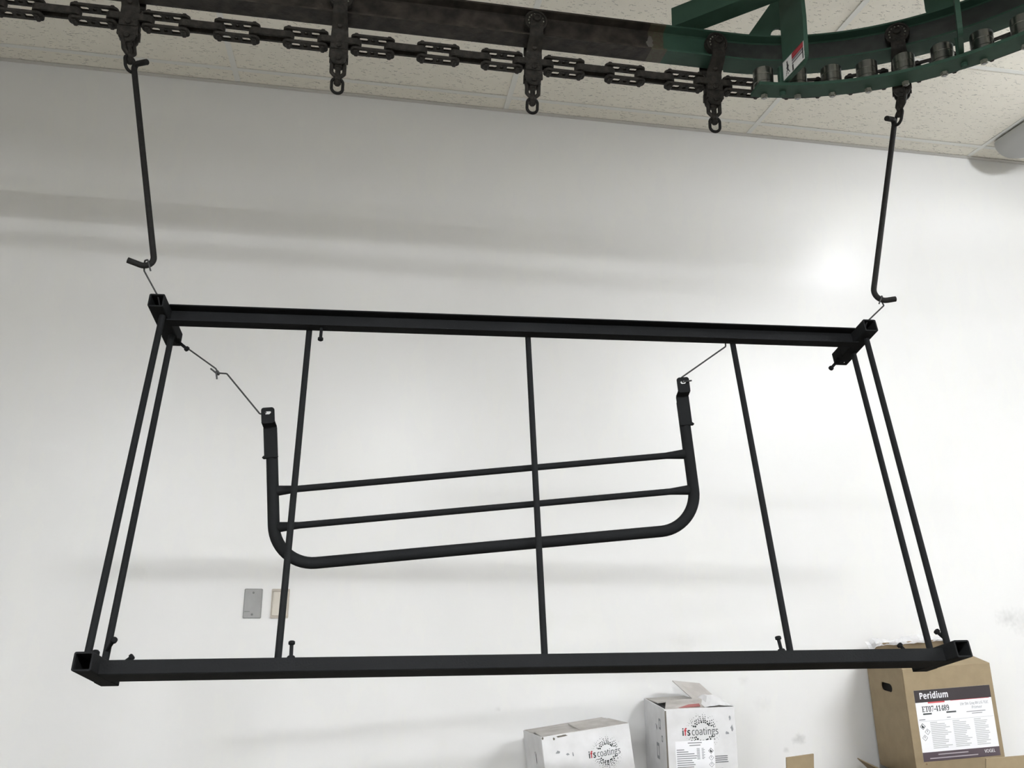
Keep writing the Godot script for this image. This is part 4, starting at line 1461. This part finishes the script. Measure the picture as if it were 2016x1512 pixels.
	small_print(pl, [[lx + 0.212, lt - 0.0950, 0.082, 0.0032], [lx + 0.234, lt - 0.1025, 0.045, 0.0030]], M.inkgrey, 0.0009)
	small_print(pl, [[lx + 0.026, lt - 0.0915, 0.037, 0.0060], [lx + 0.126, lt - 0.0905, 0.042, 0.0060]], M.inklight, 0.0009)
	small_print(pl, [[lx + 0.006, lt - 0.1120, 0.026, 0.0034], [lx + 0.125, lt - 0.1100, 0.016, 0.0030], [lx + 0.003, lt - 0.1185, lw - 0.006, 0.0008]], M.inkgrey, 0.0009)
	diamonds(pl, [Vector2(lx + 0.017, lt - 0.1370), Vector2(lx + 0.034, lt - 0.1580), Vector2(lx + 0.020, lt - 0.1800)], 0.0120, 0.0009)
	rows = []
	for c in 3:
		var cx: float = lx + [0.050, 0.146, 0.238][c]
		for i in 15:
			rows.append([cx, lt - 0.1250 - 0.0068 * i, 0.030 if i == 0 else (0.086 - 0.012 * c) * rng.randf_range(0.62, 1.0), 0.0038])
	small_print(pl, rows, mat(Color(0.74, 0.745, 0.75), 0.8), 0.0009)
	small_print(pl, [[lx + 0.065, lt - lh + 0.0235, 0.128, 0.0038], [lx + 0.028, lt - lh + 0.0105, 0.205, 0.0038]], mat(Color(0.66, 0.63, 0.65), 0.7), z)
	lettering(pl, "VOGEL", 0.0170, Vector3(lx + 0.262, lt - lh + 0.0200, z), M.inkwhite, 0.046 / text_width("VOGEL", 0.0170))
	smudges(br, [[0.045, -0.362, 0.004, 0.004], [0.30, -0.40, 0.012, 0.006]], 0.0005, mat(Color(0.48, 0.39, 0.29), 0.9), "stain")
	# what stands below and in front, mostly under the edge of the picture
	var lo := carton("brown_box", "open brown cardboard box under the labelled box, only its top flaps showing", "box", Vector3(2.13, 0.555, -3.14), -0.03, 0.0, 0.40, 0.36, 0.435, M.kraft, Vector2(-0.18, -0.1), Vector2(0.03, 0.015), false)
	flap(lo, [Vector3(0.003, 0.000, -0.34), Vector3(0.003, 0.000, -0.02), Vector3(-0.065, 0.045, -0.04), Vector3(-0.060, 0.050, -0.32)], 0.004, M.kraftin)
	flap(lo, [Vector3(0.003, 0.000, -0.003), Vector3(0.05, 0.000, -0.003), Vector3(0.03, 0.012, -0.05), Vector3(0.005, 0.010, -0.05)], 0.004, M.dark)
	var fa := carton("brown_box", "open brown box whose one raised flap shows between white and labelled boxes", "box", Vector3(1.50, 0.600, -3.00), 0.05, 0.0, 0.30, 0.26, 0.60, M.kraft, Vector2(-0.12, -0.1), Vector2(0.03, 0.015), false)
	flap(fa, [Vector3(0.022, -0.010, -0.004), Vector3(0.132, -0.010, -0.004), Vector3(0.132, 0.131, 0.006), Vector3(0.022, 0.122, 0.006)], 0.005, M.kraft)
	var fb := carton("brown_box", "open brown box whose long raised flap stands before the labelled box", "box", Vector3(2.195, 0.610, -2.85), 0.03, 0.0, 0.42, 0.24, 0.61, M.kraft, Vector2(-0.12, -0.1), Vector2(0.03, 0.015), false)
	flap(fb, [Vector3(0.004, -0.010, -0.004), Vector3(0.416, -0.010, -0.004), Vector3(0.416, 0.138, 0.004), Vector3(0.016, 0.124, 0.004)], 0.005, M.kraft)
	# supports outside the picture
	pallet(0.84, -3.32, 0.58, 0.40, "low wooden pallet under the leaning white box")
	carton("brown_box", "plain brown box under the leaning white box", "box", Vector3(0.66, 0.368, -3.14), 0.0, 0.0, 0.40, 0.36, 0.248, M.kraft, Vector2(-0.18, -0.1), Vector2(0.03, 0.015), true)
	carton("brown_box", "plain tall brown box under the torn white box", "box", Vector3(1.13, 0.466, -3.18), 0.0, 0.0, 0.34, 0.34, 0.466, M.kraft, Vector2(-0.17, -0.1), Vector2(0.03, 0.015), true)
	pallet(2.33, -3.33, 0.50, 0.38, "low wooden pallet under the labelled brown box")
